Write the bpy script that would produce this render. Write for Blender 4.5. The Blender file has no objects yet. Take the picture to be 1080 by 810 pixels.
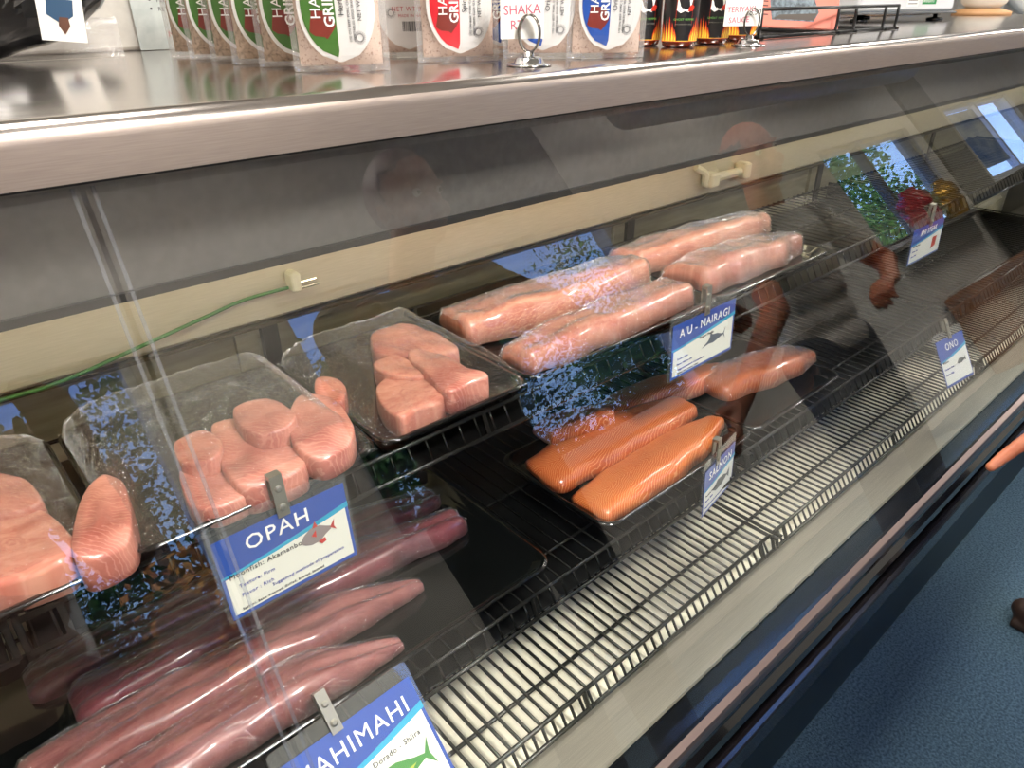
import bpy, math, random
import numpy as np
from mathutils import Vector, Matrix, noise
random.seed(7)
SC = bpy.context.scene
COL = SC.collection
PI = math.pi
# ------------------------------------------------------------------ camera model (1080x810 frame)
F = 749.0
AX = np.array([960., -415., 749.]); AX /= np.linalg.norm(AX)
AD = np.array([10., 1375., 749.]); AD -= AX*(AD@AX); AD /= np.linalg.norm(AD)
AY = np.cross(AX, AD)
if AY[2] < 0: AY = -AY
CAM = np.array([0., 0., 1.30])
def _ray(px, py):
    r = np.array([px-540., py-405., F])
    return np.array([r@AX, r@AY, -(r@AD)])
def pz(px, py, z):
    v = _ray(px, py); return Vector(CAM+v*((z-CAM[2])/v[2]))
def py_(px, py, y):
    v = _ray(px, py); return Vector(CAM+v*((y-CAM[1])/v[1]))
cam = bpy.data.cameras.new('camera'); co = bpy.data.objects.new('camera', cam); COL.objects.link(co)
cam.sensor_width = 36; cam.lens = F/1080*36; cam.clip_start = .01
R = Matrix(((AX[0], -AX[1], -AX[2]), (AY[0], -AY[1], -AY[2]), (-AD[0], AD[1], AD[2])))
co.matrix_world = Matrix.Translation(CAM) @ R.to_4x4()
SC.camera = co
SC.view_settings.view_transform = 'Standard'; SC.view_settings.look = 'None'
SC.view_settings.gamma = 1; SC.view_settings.use_curve_mapping = False
SC.view_settings.exposure = -0.18
SC.cycles.use_denoising = True
SC.cycles.max_bounces = 10; SC.cycles.transparent_max_bounces = 24
SC.cycles.sample_clamp_indirect = 6

# ------------------------------------------------------------------ materials
MATS = {}
def srgb(c):
    if isinstance(c, str):
        c = [int(c[i:i+2], 16)/255 for i in (0, 2, 4)]
    return tuple(((v/12.92) if v <= .04045 else ((v+.055)/1.055)**2.4) for v in c)+(1,)
def mat(name, col='808080', rough=.5, metal=0., **k):
    if name in MATS: return MATS[name]
    m = bpy.data.materials.new(name); m.use_nodes = True; MATS[name] = m
    b = m.node_tree.nodes['Principled BSDF']
    b.inputs['Base Color'].default_value = srgb(col)
    b.inputs['Roughness'].default_value = rough; b.inputs['Metallic'].default_value = metal
    for kk, v in k.items():
        n = kk.replace('_', ' ').title().replace('Ior', 'IOR')
        if n in b.inputs: b.inputs[n].default_value = v
    return m
def nt(m): return m.node_tree.nodes, m.node_tree.links, m.node_tree.nodes['Principled BSDF']
def noise_mat(name, c1, c2, scale=20, rough=.5, metal=0., bump=0., stretch=None, detail=4, lo=.35, hi=.65, bscale=None, bdist=.002, coord='Object', rvar=0, **k):
    if name in MATS: return MATS[name]
    m = mat(name, c1, rough, metal, **k); N, L, b = nt(m)
    tc = N.new('ShaderNodeTexCoord'); mp = N.new('ShaderNodeMapping')
    if stretch: mp.inputs['Scale'].default_value = stretch
    L.new(tc.outputs[coord], mp.inputs[0])
    n = N.new('ShaderNodeTexNoise'); n.inputs['Scale'].default_value = scale; n.inputs['Detail'].default_value = detail
    L.new(mp.outputs[0], n.inputs['Vector'])
    r = N.new('ShaderNodeValToRGB'); r.color_ramp.elements[0].position = lo; r.color_ramp.elements[1].position = hi
    r.color_ramp.elements[0].color = srgb(c1); r.color_ramp.elements[1].color = srgb(c2)
    L.new(n.outputs['Fac'], r.inputs[0]); L.new(r.outputs[0], b.inputs['Base Color'])
    if rvar:
        mr = N.new('ShaderNodeMapRange'); mr.inputs[3].default_value = rough-rvar; mr.inputs[4].default_value = rough+rvar
        L.new(n.outputs['Fac'], mr.inputs[0]); L.new(mr.outputs[0], b.inputs['Roughness'])
    if bump:
        n2 = n
        if bscale:
            n2 = N.new('ShaderNodeTexNoise'); n2.inputs['Scale'].default_value = bscale; n2.inputs['Detail'].default_value = 5
            L.new(mp.outputs[0], n2.inputs['Vector'])
        bp = N.new('ShaderNodeBump'); bp.inputs['Strength'].default_value = bump; bp.inputs['Distance'].default_value = bdist
        L.new(n2.outputs['Fac'], bp.inputs['Height']); L.new(bp.outputs[0], b.inputs['Normal'])
    return m
def emit(name, col, s):
    if name in MATS: return MATS[name]
    m = bpy.data.materials.new(name); m.use_nodes = True; MATS[name] = m
    N = m.node_tree.nodes; N.clear()
    e = N.new('ShaderNodeEmission'); e.inputs[0].default_value = srgb(col); e.inputs[1].default_value = s
    o = N.new('ShaderNodeOutputMaterial'); m.node_tree.links.new(e.outputs[0], o.inputs[0]); return m
def film(name, tint=(1, 1, 1), refl=1.85, ior=1.5, rough=0., bump=0., bscale=60, dist=.002, base=0., haze=0., hazecol=(.8, .8, .8), stretch=None):
    """thin clear sheet: transparent with fresnel gloss"""
    if name in MATS: return MATS[name]
    m = bpy.data.materials.new(name); m.use_nodes = True; MATS[name] = m
    N = m.node_tree.nodes; L = m.node_tree.links; N.clear()
    tr = N.new('ShaderNodeBsdfTransparent'); tr.inputs[0].default_value = (*tint, 1)
    gl = N.new('ShaderNodeBsdfGlossy'); gl.inputs['Roughness'].default_value = rough
    lw = N.new('ShaderNodeFresnel'); lw.inputs[0].default_value = ior
    geo = N.new('ShaderNodeNewGeometry')
    ad = N.new('ShaderNodeMath'); ad.operation = 'MULTIPLY_ADD'; ad.inputs[1].default_value = refl; ad.inputs[2].default_value = base; ad.use_clamp = True
    L.new(lw.outputs[0], ad.inputs[0])
    inv = N.new('ShaderNodeMath'); inv.operation = 'SUBTRACT'; inv.inputs[0].default_value = 1; L.new(geo.outputs['Backfacing'], inv.inputs[1])
    mu = N.new('ShaderNodeMath'); mu.operation = 'MULTIPLY'; L.new(ad.outputs[0], mu.inputs[0]); L.new(inv.outputs[0], mu.inputs[1])
    mx = N.new('ShaderNodeMixShader'); L.new(mu.outputs[0], mx.inputs[0]); L.new(gl.outputs[0], mx.inputs[2])
    src = tr
    if haze:
        df = N.new('ShaderNodeBsdfDiffuse'); df.inputs[0].default_value = (*hazecol, 1)
        m2 = N.new('ShaderNodeMixShader'); m2.inputs[0].default_value = haze
        L.new(tr.outputs[0], m2.inputs[1]); L.new(df.outputs[0], m2.inputs[2]); src = m2
    L.new(src.outputs[0], mx.inputs[1])
    if bump:
        tc = N.new('ShaderNodeTexCoord'); mp = N.new('ShaderNodeMapping')
        if stretch: mp.inputs['Scale'].default_value = stretch
        L.new(tc.outputs['Object'], mp.inputs[0])
        n = N.new('ShaderNodeTexNoise'); n.inputs['Scale'].default_value = bscale; n.inputs['Detail'].default_value = 4; n.inputs['Distortion'].default_value = 1.2
        L.new(mp.outputs[0], n.inputs['Vector'])
        bp = N.new('ShaderNodeBump'); bp.inputs['Strength'].default_value = bump; bp.inputs['Distance'].default_value = dist
        L.new(n.outputs['Fac'], bp.inputs['Height']); L.new(bp.outputs[0], gl.inputs['Normal']); 
    o = N.new('ShaderNodeOutputMaterial'); L.new(mx.outputs[0], o.inputs[0]); return m

STEEL = noise_mat('brushed_steel', 'bdb5b0', 'c6beb8', 8, .19, 1., stretch=(1, 12, 12), bump=.02, bscale=14, bdist=.001, rvar=.03)
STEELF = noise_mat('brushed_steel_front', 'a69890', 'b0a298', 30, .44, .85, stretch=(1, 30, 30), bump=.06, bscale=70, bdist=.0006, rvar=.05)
INSTEEL = noise_mat('inner_steel', '9c977f', 'aca78f', 12, .38, .55, stretch=(1, 8, 8), bump=.15, bscale=5, bdist=.01)
STRIPM = noise_mat('strip_steel', 'cbc3ad', 'd5cdb8', 30, .5, .15, stretch=(1, 20, 20))
GREYP = noise_mat('grey_panel', '66635f', '6e6b67', 90, .38, .3, bump=.2, bscale=260, bdist=.0008)
BLACKP = mat('black_plastic', '0b0d0c', .22)
TRAYM = mat('tray_plastic', '0a0c0b', .12, coat_weight=.6)
BLACKG = mat('black_gloss', '100f10', .16, coat_weight=.5)
WIREB = mat('black_wire', '1a1b19', .25, .6)
WIREG = mat('grey_wire', '3a3b36', .3, .7)
CHROME = mat('chrome', 'd8d8d8', .08, 1.)
CREAM = mat('cream_metal', 'f4eed6', .45)
GREENW = mat('green_wire', '3f7d3c', .45)
WHITEPL = mat('white_plastic', 'e9e6cf', .4)
PAPER = mat('white_paper', 'ecebe6', .6)
GREYPAPER = mat('grey_paper', 'b8bdbb', .5)

# ------------------------------------------------------------------ mesh builder
class MB:
    def __init__(s): s.v = []; s.f = []; s.uv = {}
    def add(s, vs, fs):
        n = len(s.v); s.v += [Vector(p) for p in vs]; s.f += [tuple(i+n for i in f) for f in fs]; return s
    def box(s, x0, x1, y0, y1, z0, z1, M=None):
        vs = [Vector((x, y, z)) for z in (z0, z1) for y in (y0, y1) for x in (x0, x1)]
        if M: vs = [M @ p for p in vs]
        return s.add(vs, [(0, 2, 3, 1), (4, 5, 7, 6), (0, 1, 5, 4), (2, 6, 7, 3), (0, 4, 6, 2), (1, 3, 7, 5)])
    def bbox(s, x0, x1, y0, y1, z0, z1, b=.004):
        """box with chamfered vertical+horizontal edges (stack of rounded-rect rings)"""
        rings = [(b, z0), (0, z0+b), (0, z1-b), (b, z1)]
        vs = []; 
        for ins, z in rings:
            vs += rrect(x0+ins, x1-ins, y0+ins, y1-ins, max(b*1.5-ins*.5, 1e-4), z, 3)
        m = len(vs)//4; fs = []
        for k in range(3):
            for i in range(m):
                j = (i+1) % m; fs.append((k*m+i, k*m+j, (k+1)*m+j, (k+1)*m+i))
        fs.append(tuple(range(m))[::-1]); fs.append(tuple(range(3*m, 4*m)))
        return s.add(vs, fs)
    def tube(s, pts, r, n=8, closed=False, cap=True):
        pts = [Vector(p) for p in pts]; m = len(pts); vs = []
        rr = r if isinstance(r, (list, tuple)) else [r]*m
        prev = None
        for i, p in enumerate(pts):
            if closed: t = pts[(i+1) % m]-pts[i-1]
            else: t = pts[min(i+1, m-1)]-pts[max(i-1, 0)]
            t.normalize()
            if prev is None:
                a = Vector((0, 0, 1)) if abs(t.z) < .9 else Vector((1, 0, 0)); u = t.cross(a).normalized()
            else:
                u = (prev-t*prev.dot(t))
                u = u.normalized() if u.length > 1e-6 else t.orthogonal().normalized()
            prev = u; w = t.cross(u)
            for k in range(n):
                a = 2*PI*k/n; vs.append(p+(u*math.cos(a)+w*math.sin(a))*rr[i])
        fs = []
        for i in range(m if closed else m-1):
            j = (i+1) % m
            for k in range(n):
                l = (k+1) % n; fs.append((i*n+k, i*n+l, j*n+l, j*n+k))
        if cap and not closed: fs += [tuple(range(n))[::-1], tuple(range((m-1)*n, m*n))]
        return s.add(vs, fs)
    def lathe(s, prof, n=24, c=(0, 0, 0), M=None):
        vs = []; 
        for r, z in prof:
            for k in range(n):
                a = 2*PI*k/n; p = Vector((c[0]+r*math.cos(a), c[1]+r*math.sin(a), c[2]+z)); vs.append(M @ p if M else p)
        fs = []
        for i in range(len(prof)-1):
            for k in range(n):
                l = (k+1) % n; fs.append((i*n+k, i*n+l, (i+1)*n+l, (i+1)*n+k))
        fs += [tuple(range(n))[::-1], tuple(range((len(prof)-1)*n, len(prof)*n))]
        return s.add(vs, fs)
    def extrude_x(s, prof, x0, x1):
        """closed (y,z) profile extruded along x"""
        m = len(prof); vs = [(x, y, z) for x in (x0, x1) for y, z in prof]
        fs = [(i, (i+1) % m, m+(i+1) % m, m+i) for i in range(m)]
        fs += [tuple(range(m))[::-1], tuple(range(m, 2*m))]
        return s.add(vs, fs)
    def poly(s, pts, thick=None, nrm=(0, -1, 0)):
        """flat polygon (3D points) with thickness along -nrm"""
        m = len(pts); vs = [Vector(p) for p in pts]
        if not thick: return s.add(vs, [tuple(range(m))])
        n = Vector(nrm).normalized()*thick
        vs += [p-n for p in vs]
        fs = [tuple(range(m)), tuple(range(m, 2*m))[::-1]]+[(i, m+i, m+(i+1) % m, (i+1) % m) for i in range(m)]
        return s.add(vs, fs)
    def build(s, name, m, parent=None, smooth=False, world=True, weld=False, uv=None, recalc=True):
        import bmesh
        me = bpy.data.meshes.new(name)
        off = Vector((0, 0, 0))
        if world:
            if parent:
                p = parent
                while p: off += p.location; p = p.parent
                o_loc = Vector((0, 0, 0))
            else:
                xs = [p.x for p in s.v]; ys = [p.y for p in s.v]; zs = [p.z for p in s.v]
                off = Vector(((min(xs)+max(xs))/2, (min(ys)+max(ys))/2, min(zs))); o_loc = off
        else: o_loc = Vector((0, 0, 0))
        me.from_pydata([tuple(p-off) for p in s.v], [], s.f)
        if uv is not None:
            l = me.uv_layers.new(name='UVMap')
            for lp in me.loops: l.data[lp.index].uv = uv[lp.vertex_index]
        bm = bmesh.new(); bm.from_mesh(me)
        if weld: bmesh.ops.remove_doubles(bm, verts=bm.verts, dist=1e-5)
        if recalc: bmesh.ops.recalc_face_normals(bm, faces=bm.faces)
        bm.to_mesh(me); bm.free()
        if smooth:
            for p in me.polygons: p.use_smooth = True
        for mm in (m if isinstance(m, (list, tuple)) else [m]): me.materials.append(mm)
        o = bpy.data.objects.new(name, me); COL.objects.link(o); o.location = o_loc
        if parent: o.parent = parent
        return o
def rrect(x0, x1, y0, y1, r, z, n=4):
    out = []
    for cx, cy, a0 in ((x1-r, y1-r, 0), (x0+r, y1-r, 90), (x0+r, y0+r, 180), (x1-r, y0+r, 270)):
        for k in range(n+1):
            a = math.radians(a0+90*k/n); out.append(Vector((cx+r*math.cos(a), cy+r*math.sin(a), z)))
    return out
def tag(o, label, cat, group=None, kind=None):
    o['label'] = label; o['category'] = cat
    if group: o['group'] = group
    if kind: o['kind'] = kind
    return o
def thing(name, label, cat, loc=(0, 0, 0), rot=(0, 0, 0), group=None):
    o = bpy.data.objects.new(name, None); COL.objects.link(o); o.location = loc; o.rotation_euler = rot
    o.empty_display_size = .05
    return tag(o, label, cat, group)
def struct(o): o['kind'] = 'structure'; return o
def smooth_poly(pts, n=6):
    """Catmull-Rom closed"""
    out = []; m = len(pts)
    for i in range(m):
        p0, p1, p2, p3 = pts[i-1], pts[i], pts[(i+1) % m], pts[(i+2) % m]
        for k in range(n):
            t = k/n
            out.append(.5*((2*p1)+(p2-p0)*t+(2*p0-5*p1+4*p2-p3)*t*t+(3*p1-p0-3*p2+p3)*t**3))
    return out
def spline(pts, n=8):
    pts = [Vector(p) for p in pts]; out = []; m = len(pts)
    for i in range(m-1):
        p0, p1, p2, p3 = pts[max(i-1, 0)], pts[i], pts[i+1], pts[min(i+2, m-1)]
        for k in range(n):
            t = k/n
            out.append(.5*((2*p1)+(p2-p0)*t+(2*p0-5*p1+4*p2-p3)*t*t+(3*p1-p0-3*p2+p3)*t**3))
    out.append(pts[-1]); return out
_tc = {}
def text(s, size, m, parent, x, z, name='lettering', rot=0., y=-.0012, align='LEFT', bold=0., xs=1., depth=.0002, fn=None):
    """text in the local XZ plane of its parent, facing -Y; fn maps (x,z)->point"""
    cu = bpy.data.curves.new('t', 'FONT'); cu.body = s; cu.size = size; cu.align_x = align; cu.offset = 0 if 'M' in s or 'N' in s else bold*size; cu.extrude = depth; cu.space_character = 1.12 if rot == 0 else 1.0; cu.resolution_u = 2
    t = bpy.data.objects.new('t', cu); COL.objects.link(t)
    dg = bpy.context.evaluated_depsgraph_get(); dg.update()
    me = bpy.data.meshes.new_from_object(t.evaluated_get(dg)); bpy.data.objects.remove(t); bpy.data.curves.remove(cu)
    c, sn = math.cos(rot), math.sin(rot)
    for v in me.vertices:
        a, b = v.co.x*xs, v.co.y
        X = x+a*c-b*sn; Z = z+a*sn+b*c
        v.co = fn(X, Z, v.co.z) if fn else Vector((X, y-v.co.z, Z))
    me.materials.clear(); me.materials.append(m); me.name = name
    o = bpy.data.objects.new(name, me); COL.objects.link(o); o.parent = parent; return o
def flat(parent, name, m, pts, y=-.001, th=.0003, fn=None):
    b = MB(); b.poly([Vector((p[0], y, p[1])) if not fn else fn(p[0], p[1], 0) for p in pts], th)
    return b.build(name, m, parent, world=False)

# ================================================================== THE ROOM
WX0, WX1 = -1.6, 10.2
YW = -1.35
WALL = noise_mat('wall_paint', 'cdc7bd', 'd6d0c6', 6, .7)
CEILM = mat('ceiling_paint', 'c9c6bf', .8)
struct(MB().box(WX0, WX1, YW, 3.0, -.1, 0).build('floor', noise_mat('carpet', '24404e', '56707e', 190, .95, bump=1., bscale=260, bdist=.01, detail=8, lo=.32, hi=.68)))
struct(MB().box(WX0-.2, WX1+.2, YW-.15, 3.1, 2.75, 2.85).build('ceiling', CEILM))
struct(MB().box(WX0, WX1, 3.0, 3.1, 0, 2.75).build('wall_back', WALL))
struct(MB().box(WX0-.1, WX0, YW, 3.0, 0, 2.75).build('wall_left', WALL))
struct(MB().box(WX1, WX1+.1, YW, 3.0, 0, 2.75).build('wall_right', WALL))
# front wall with window openings: (x0,x1,z0,z1)
WINS = [(-.02, .46, .70, 1.98), (1.02, 2.93, .92, 1.99), (5.30, 6.87, 1.14, 2.03), (7.80, 9.6, 1.30, 2.13)]
b = MB(); xs = WX0
for x0, x1, z0, z1 in WINS:
    b.box(xs, x0, YW-.15, YW, 0, 2.75); b.box(x0, x1, YW-.15, YW, 0, z0); b.box(x0, x1, YW-.15, YW, z1, 2.75); xs = x1
b.box(xs, WX1, YW-.15, YW, 0, 2.75)
struct(b.build('wall_front', WALL))
FRM = mat('window_frame_paint', 'd9dce0', .4)
FRG = mat('window_frame_grey', '77736c', .5)
WG = film('window_glass', tint=(.97, .98, .98), refl=1.5)
for i, (x0, x1, z0, z1) in enumerate(WINS):
    w = bpy.data.objects.new('window_%d' % (i+1), None); COL.objects.link(w); w.location = ((x0+x1)/2, YW-.08, z0); struct(w)
    f = MB(); t = .03; fm = FRM if i != 2 else FRG
    for a in ((x0, x0+t, z0, z1), (x1-t, x1, z0, z1), (x0+t, x1-t, z0, z0+t), (x0+t, x1-t, z1-t, z1)): f.box(a[0], a[1], YW-.10, YW-.03, a[2], a[3])
    mull = {0: [.03], 1: [], 2: [5.98], 3: [8.7]}[i]
    for mx in mull: f.box(mx-.025, mx+.025, YW-.10, YW-.03, z0+t, z1-t)
    f.build('window_frame', fm, w)
    MB().box(x0-.03, x1+.03, YW-.02, YW+.04, z0-.035, z0).build('window_sill', FRM, w)
    MB().box(x0+t, x1-t, YW-.07, YW-.066, z0+t, z1-t).build('window_pane', WG, w)
# grey door-like trim between the right hand windows
struct(MB().box(7.05, 7.65, YW, YW+.03, 0, 2.5).build('trim_1', mat('trim_paint', '8f8b80', .5)))
# world
w = bpy.data.worlds.new('world'); SC.world = w; w.use_nodes = True
wn = w.node_tree.nodes; bg = wn['Background']
wl = w.node_tree.links
tc = wn.new('ShaderNodeTexCoord'); sp = wn.new('ShaderNodeSeparateXYZ'); wl.new(tc.outputs['Generated'], sp.inputs[0])
rp = wn.new('ShaderNodeValToRGB'); rp.color_ramp.elements[0].position = 0.; rp.color_ramp.elements[0].color = (.38, .6, 1, 1)
rp.color_ramp.elements[1].position = .6; rp.color_ramp.elements[1].color = (.09, .28, 1, 1)
wl.new(sp.outputs['Z'], rp.inputs[0]); wl.new(rp.outputs[0], bg.inputs[0]); bg.inputs[1].default_value = 6.0
sun = bpy.data.lights.new('sun', 'SUN'); sun.energy = 14; sun.angle = .02; sun.color = (1, .95, .85)
so = bpy.data.objects.new('sun', sun); COL.objects.link(so); so.rotation_euler = (math.radians(-42), math.radians(-25), 0); so.location = (3, 5, 9)
def area(name, loc, size, e, col=(1, 1, 1), rot=(0, 0, 0), sy=None):
    l = bpy.data.lights.new(name, 'AREA'); l.energy = e; l.color = col; l.size = size
    if sy: l.shape = 'RECTANGLE'; l.size_y = sy
    o = bpy.data.objects.new(name, l); COL.objects.link(o); o.location = loc; o.rotation_euler = rot; return o
# ceiling fixtures (real panels with the light right under the lens)
LENSM = emit('lamp_lens', 'fff6e8', 3.0)
for k, (lx, ly) in enumerate(((.3, .9), (2.4, .9), (4.6, .9), (.4, -.7), (3.9, -.7), (7.2, .4))):
    t = thing('ceiling_light', ['square ceiling light panel above the left end of the counter', 'square ceiling light panel above the middle of the counter', 'square ceiling light panel above the right end of the counter', 'square ceiling light panel near the narrow left window', 'square ceiling light panel near the wide window', 'square ceiling light panel at the far right of the shop'][k], 'ceiling light', (lx, ly, 2.70), group='ceiling light panels')
    f = MB()
    for a in ((-.31, .31, -.31, -.29), (-.31, .31, .29, .31), (-.31, -.29, -.29, .29), (.29, .31, -.29, .29)): f.box(a[0]+lx, a[1]+lx, a[2]+ly, a[3]+ly, 2.70, 2.75)
    f.build('frame', FRM, t)
    MB().box(lx-.29, lx+.29, ly-.29, ly+.29, 2.725, 2.745).build('diffuser', LENSM, t)
    area('ceiling_lamp', (lx, ly, 2.70), .5, 95 if ly < 0 else 36, (1, .96, .9))

# ================================================================== DISPLAY CASE
X0, X1 = -1.15, 3.55
case = thing('fish_display_case', 'long refrigerated seafood display case with slanted glass front and steel top', 'display case', (1.2, .6, 0))
ZT = 1.2282; ZL = 1.1836; YL = .60
# counter top, thing of its own: steel worktop
prof = [(1.42, ZT), (YL+.016, ZT)]
for k in range(1, 7):
    a = math.radians(90*k/6); prof.append((YL+.016-.016*math.sin(a), ZT-.016+.016*math.cos(a)))
prof += [(YL, ZL), (YL+.004, ZL-.001), (YL+.02, ZL), (YL+.02, ZL+.02), (1.42, ZL+.02)]
ct = MB().extrude_x(prof, X0-.05, X1+.05)
cto = ct.build('worktop', STEEL, None); tag(cto, 'brushed stainless steel worktop with rounded front lip running over the display case', 'worktop')
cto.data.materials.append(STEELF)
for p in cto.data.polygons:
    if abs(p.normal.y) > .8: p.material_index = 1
for p in cto.data.polygons: p.use_smooth = abs(p.normal.x) < .5
try:
    cto.data.set_sharp_from_angle(angle=math.radians(25))
except Exception: pass
# header: dark grey panel behind the glass top
hd = MB().box(X0, X1, .66, .675, 1.073, ZL-.001).build('header_panel', GREYP, case)
MB().box(X0, X1, .655, .68, 1.069, 1.077).build('header_edge', mat('dark_trim', '2e2d2b', .4), case)
MB().box(X0, X1, .62, .66, 1.178, ZL).build('glass_gasket', mat('rubber', '1c1b1b', .5), case)
# back light strip and its fittings
st = MB().extrude_x([(.845, 1.06), (.845, .938), (.852, .932), (.872, .932), (.872, 1.06)], X0, X1).build('light_strip', STRIPM, case)
MB().box(X0, X1, .842, .875, .9275, .9318).build('strip_edge', mat('strip_edge', '57513f', .4, .5), case)
MB().box(X0, X1, .86, .878, .46, 1.168).build('back_wall', INSTEEL, case)
MB().box(X0, X1, .68, .88, 1.168, 1.176).build('inner_roof', CREAM, case)
for sx in (-.42, .318, 1.05, 1.79, 2.5):
    MB().box(sx, sx+.022, .85, .86, .66, .93).build('door_stile', mat('stile_dark', '34332f', .4, .6), case)
    MB().box(sx-.035, sx-.006, .852, .86, .66, .93).build('door_rail', INSTEEL, case)
def lampholder(x, z):
    b = MB(); b.bbox(x-.007, x+.007, .822, .845, z-.014, z+.012, .003)
    o = b.build('lamp_holder', WHITEPL, case, smooth=False)
    g = MB()
    g.tube([(x+.007, .835, z-.006), (x+.032, .835, z-.006)], .0016, 6); g.tube([(x+.007, .829, z-.011), (x+.032, .829, z-.011)], .0016, 6)
    g.build('contact_pin', CHROME, o)
lampholder(.364, .983)
# cream lamp clip further right
b = MB()
b.tube(spline([(1.235, .838, 1.0), (1.26, .83, .985), (1.262, .83, .965), (1.28, .83, .962)], 5), .007, 8)
b.tube([(1.27, .83, .972), (1.40, .83, .972)], [.010, .009], 8); b.bbox(1.385, 1.41, .815, .845, .955, .99, .004); b.bbox(1.265, 1.295, .815, .845, .956, .985, .004)
b.build('lamp_clip', WHITEPL, case)
b = MB(); b.tube(spline([(-1.1, .835, .945), (-.4, .835, .935), (.0, .83, .937), (.08, .83, .938), (.16, .832, .95), (.25, .835, .965), (.30, .838, .972), (.357, .835, .974)], 8), .0022, 6)
b.build('ground_wire', GREENW, case)
# case tubes: fluorescent lamps hidden behind the header
TUBE = emit('tube_glow', 'fff1c8', 10.0)
for k in range(4):
    x = X0+.06+k*1.17
    t = MB().tube([(x, .692, 1.103), (x+1.1, .692, 1.103)], .011, 12).build('lamp_tube', TUBE, case)
MB().extrude_x([(.712, ZL-.002), (.712, 1.100), (.715, 1.100), (.715, ZL-.002)], X0, X1).build('added_tube_baffle', CREAM, case)  # unseen short baffle, added to limit the tube light reaching the strip
# deck pan, front sill, rails
MB().box(X0, X1, .395, .86, .448, .456).build('deck_pan', CREAM, case)
MB().extrude_x([(.408, .45), (.403, .458), (.33, .473), (.326, .468), (.326, .445), (.40, .44)], X0, X1).build('front_sill', noise_mat('sill_steel', 'd6cfbc', 'e2dbc8', 25, .3, .75, stretch=(.6, 30, 30)), case)
MB().extrude_x([(.326, .474), (.322, .476), (.31, .462), (.3, .455), (.2935, .449), (.31, .425), (.326, .425)], X0, X1).build('glass_channel', mat('channel_black', '121416', .2), case)
MB().extrude_x([(.30, .452), (.286, .449), (.284, .444), (.284, .428), (.287, .424), (.30, .424)], X0, X1).build('steel_rail', mat('rose_steel', '8d7b76', .3, .9), case)
MB().extrude_x([(.31, .424), (.288, .424), (.286, .41), (.278, .40), (.276, .385), (.284, .372), (.286, .36), (.286, .225), (.29, .21), (.33, .21)], X0, X1).build('front_panel', BLACKG, case, smooth=False)
MB().tube([(X0, .277, .34), (X1, .277, .34)], .010, 10).build('bumper_strip', mat('bumper', '1b1718', .25), case)
MB().box(X0, X1, .303, 1.30, 0, .21).build('kick_base', mat('kick_metal', '1b2427', .35, .5), case)
MB().box(X0, X1, .33, .395, .21, .44).box(X0, X1, .88, 1.36, .21, ZL-.002).box(X0, X1, .395, .88, .21, .446).build('cabinet_body', mat('cabinet_grey', '4a4a4a', .5), case)
MB().poly([(X0-.02, .29, 0.2), (X0-.02, .62, ZL), (X0-.02, 1.36, ZL), (X0-.02, 1.36, .0), (X0-.02, .30, 0)], .02, (-1, 0, 0)).build('end_panel', BLACKG, case)
MB().poly([(X1+.02, .29, 0.2), (X1+.02, .62, ZL), (X1+.02, 1.36, ZL), (X1+.02, 1.36, .0), (X1+.02, .30, 0)], .02, (1, 0, 0)).build('end_panel', BLACKG, case)
# glass panes
GL = film('case_glass', tint=(.985, .992, .985), refl=1.9, ior=1.52)
GLI = film('case_glass_inner', tint=(1, 1, 1), refl=0.)
gT, gB = Vector((0, .62, 1.176)), Vector((0, .2985, .4555))
gd = (gB-gT).normalized(); gn = Vector((0, gd.z, -gd.y))
def pane(x0, x1):
    b = MB(); a = Vector((x0, 0, 0)); c = Vector((x1, 0, 0)); t = -gn*.006
    vs = [a+gT, c+gT, c+gB, a+gB]; vs += [p+t for p in vs]
    b.add(vs, [(3, 2, 1, 0), (4, 5, 6, 7), (0, 1, 5, 4), (2, 3, 7, 6), (1, 2, 6, 5), (3, 0, 4, 7)])
    o = b.build('glass_pane', [GL, GLI], case)
    for p in o.data.polygons: p.material_index = 0 if p.normal.dot(gn) > .9 else 1
    return o
for a, c in ((X0, .115), (.119, 2.42), (2.424, X1)): pane(a, c)
JM = film('joint_film', tint=(.85, .87, .9), refl=1.8, haze=.05, hazecol=(.6, .63, .7))
for jx in (.117, 2.422):
    b = MB(); a = gT+gn*.0005; c = gB+gn*.0005
    for dx in (-.008, .006):
        b.poly([a+Vector((jx+dx, 0, 0)), a+Vector((jx+dx+.003, 0, 0)), c+Vector((jx+dx+.003, 0, 0)), c+Vector((jx+dx, 0, 0))], .001, gn)
    b.build('glass_joint', JM, case)

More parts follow.
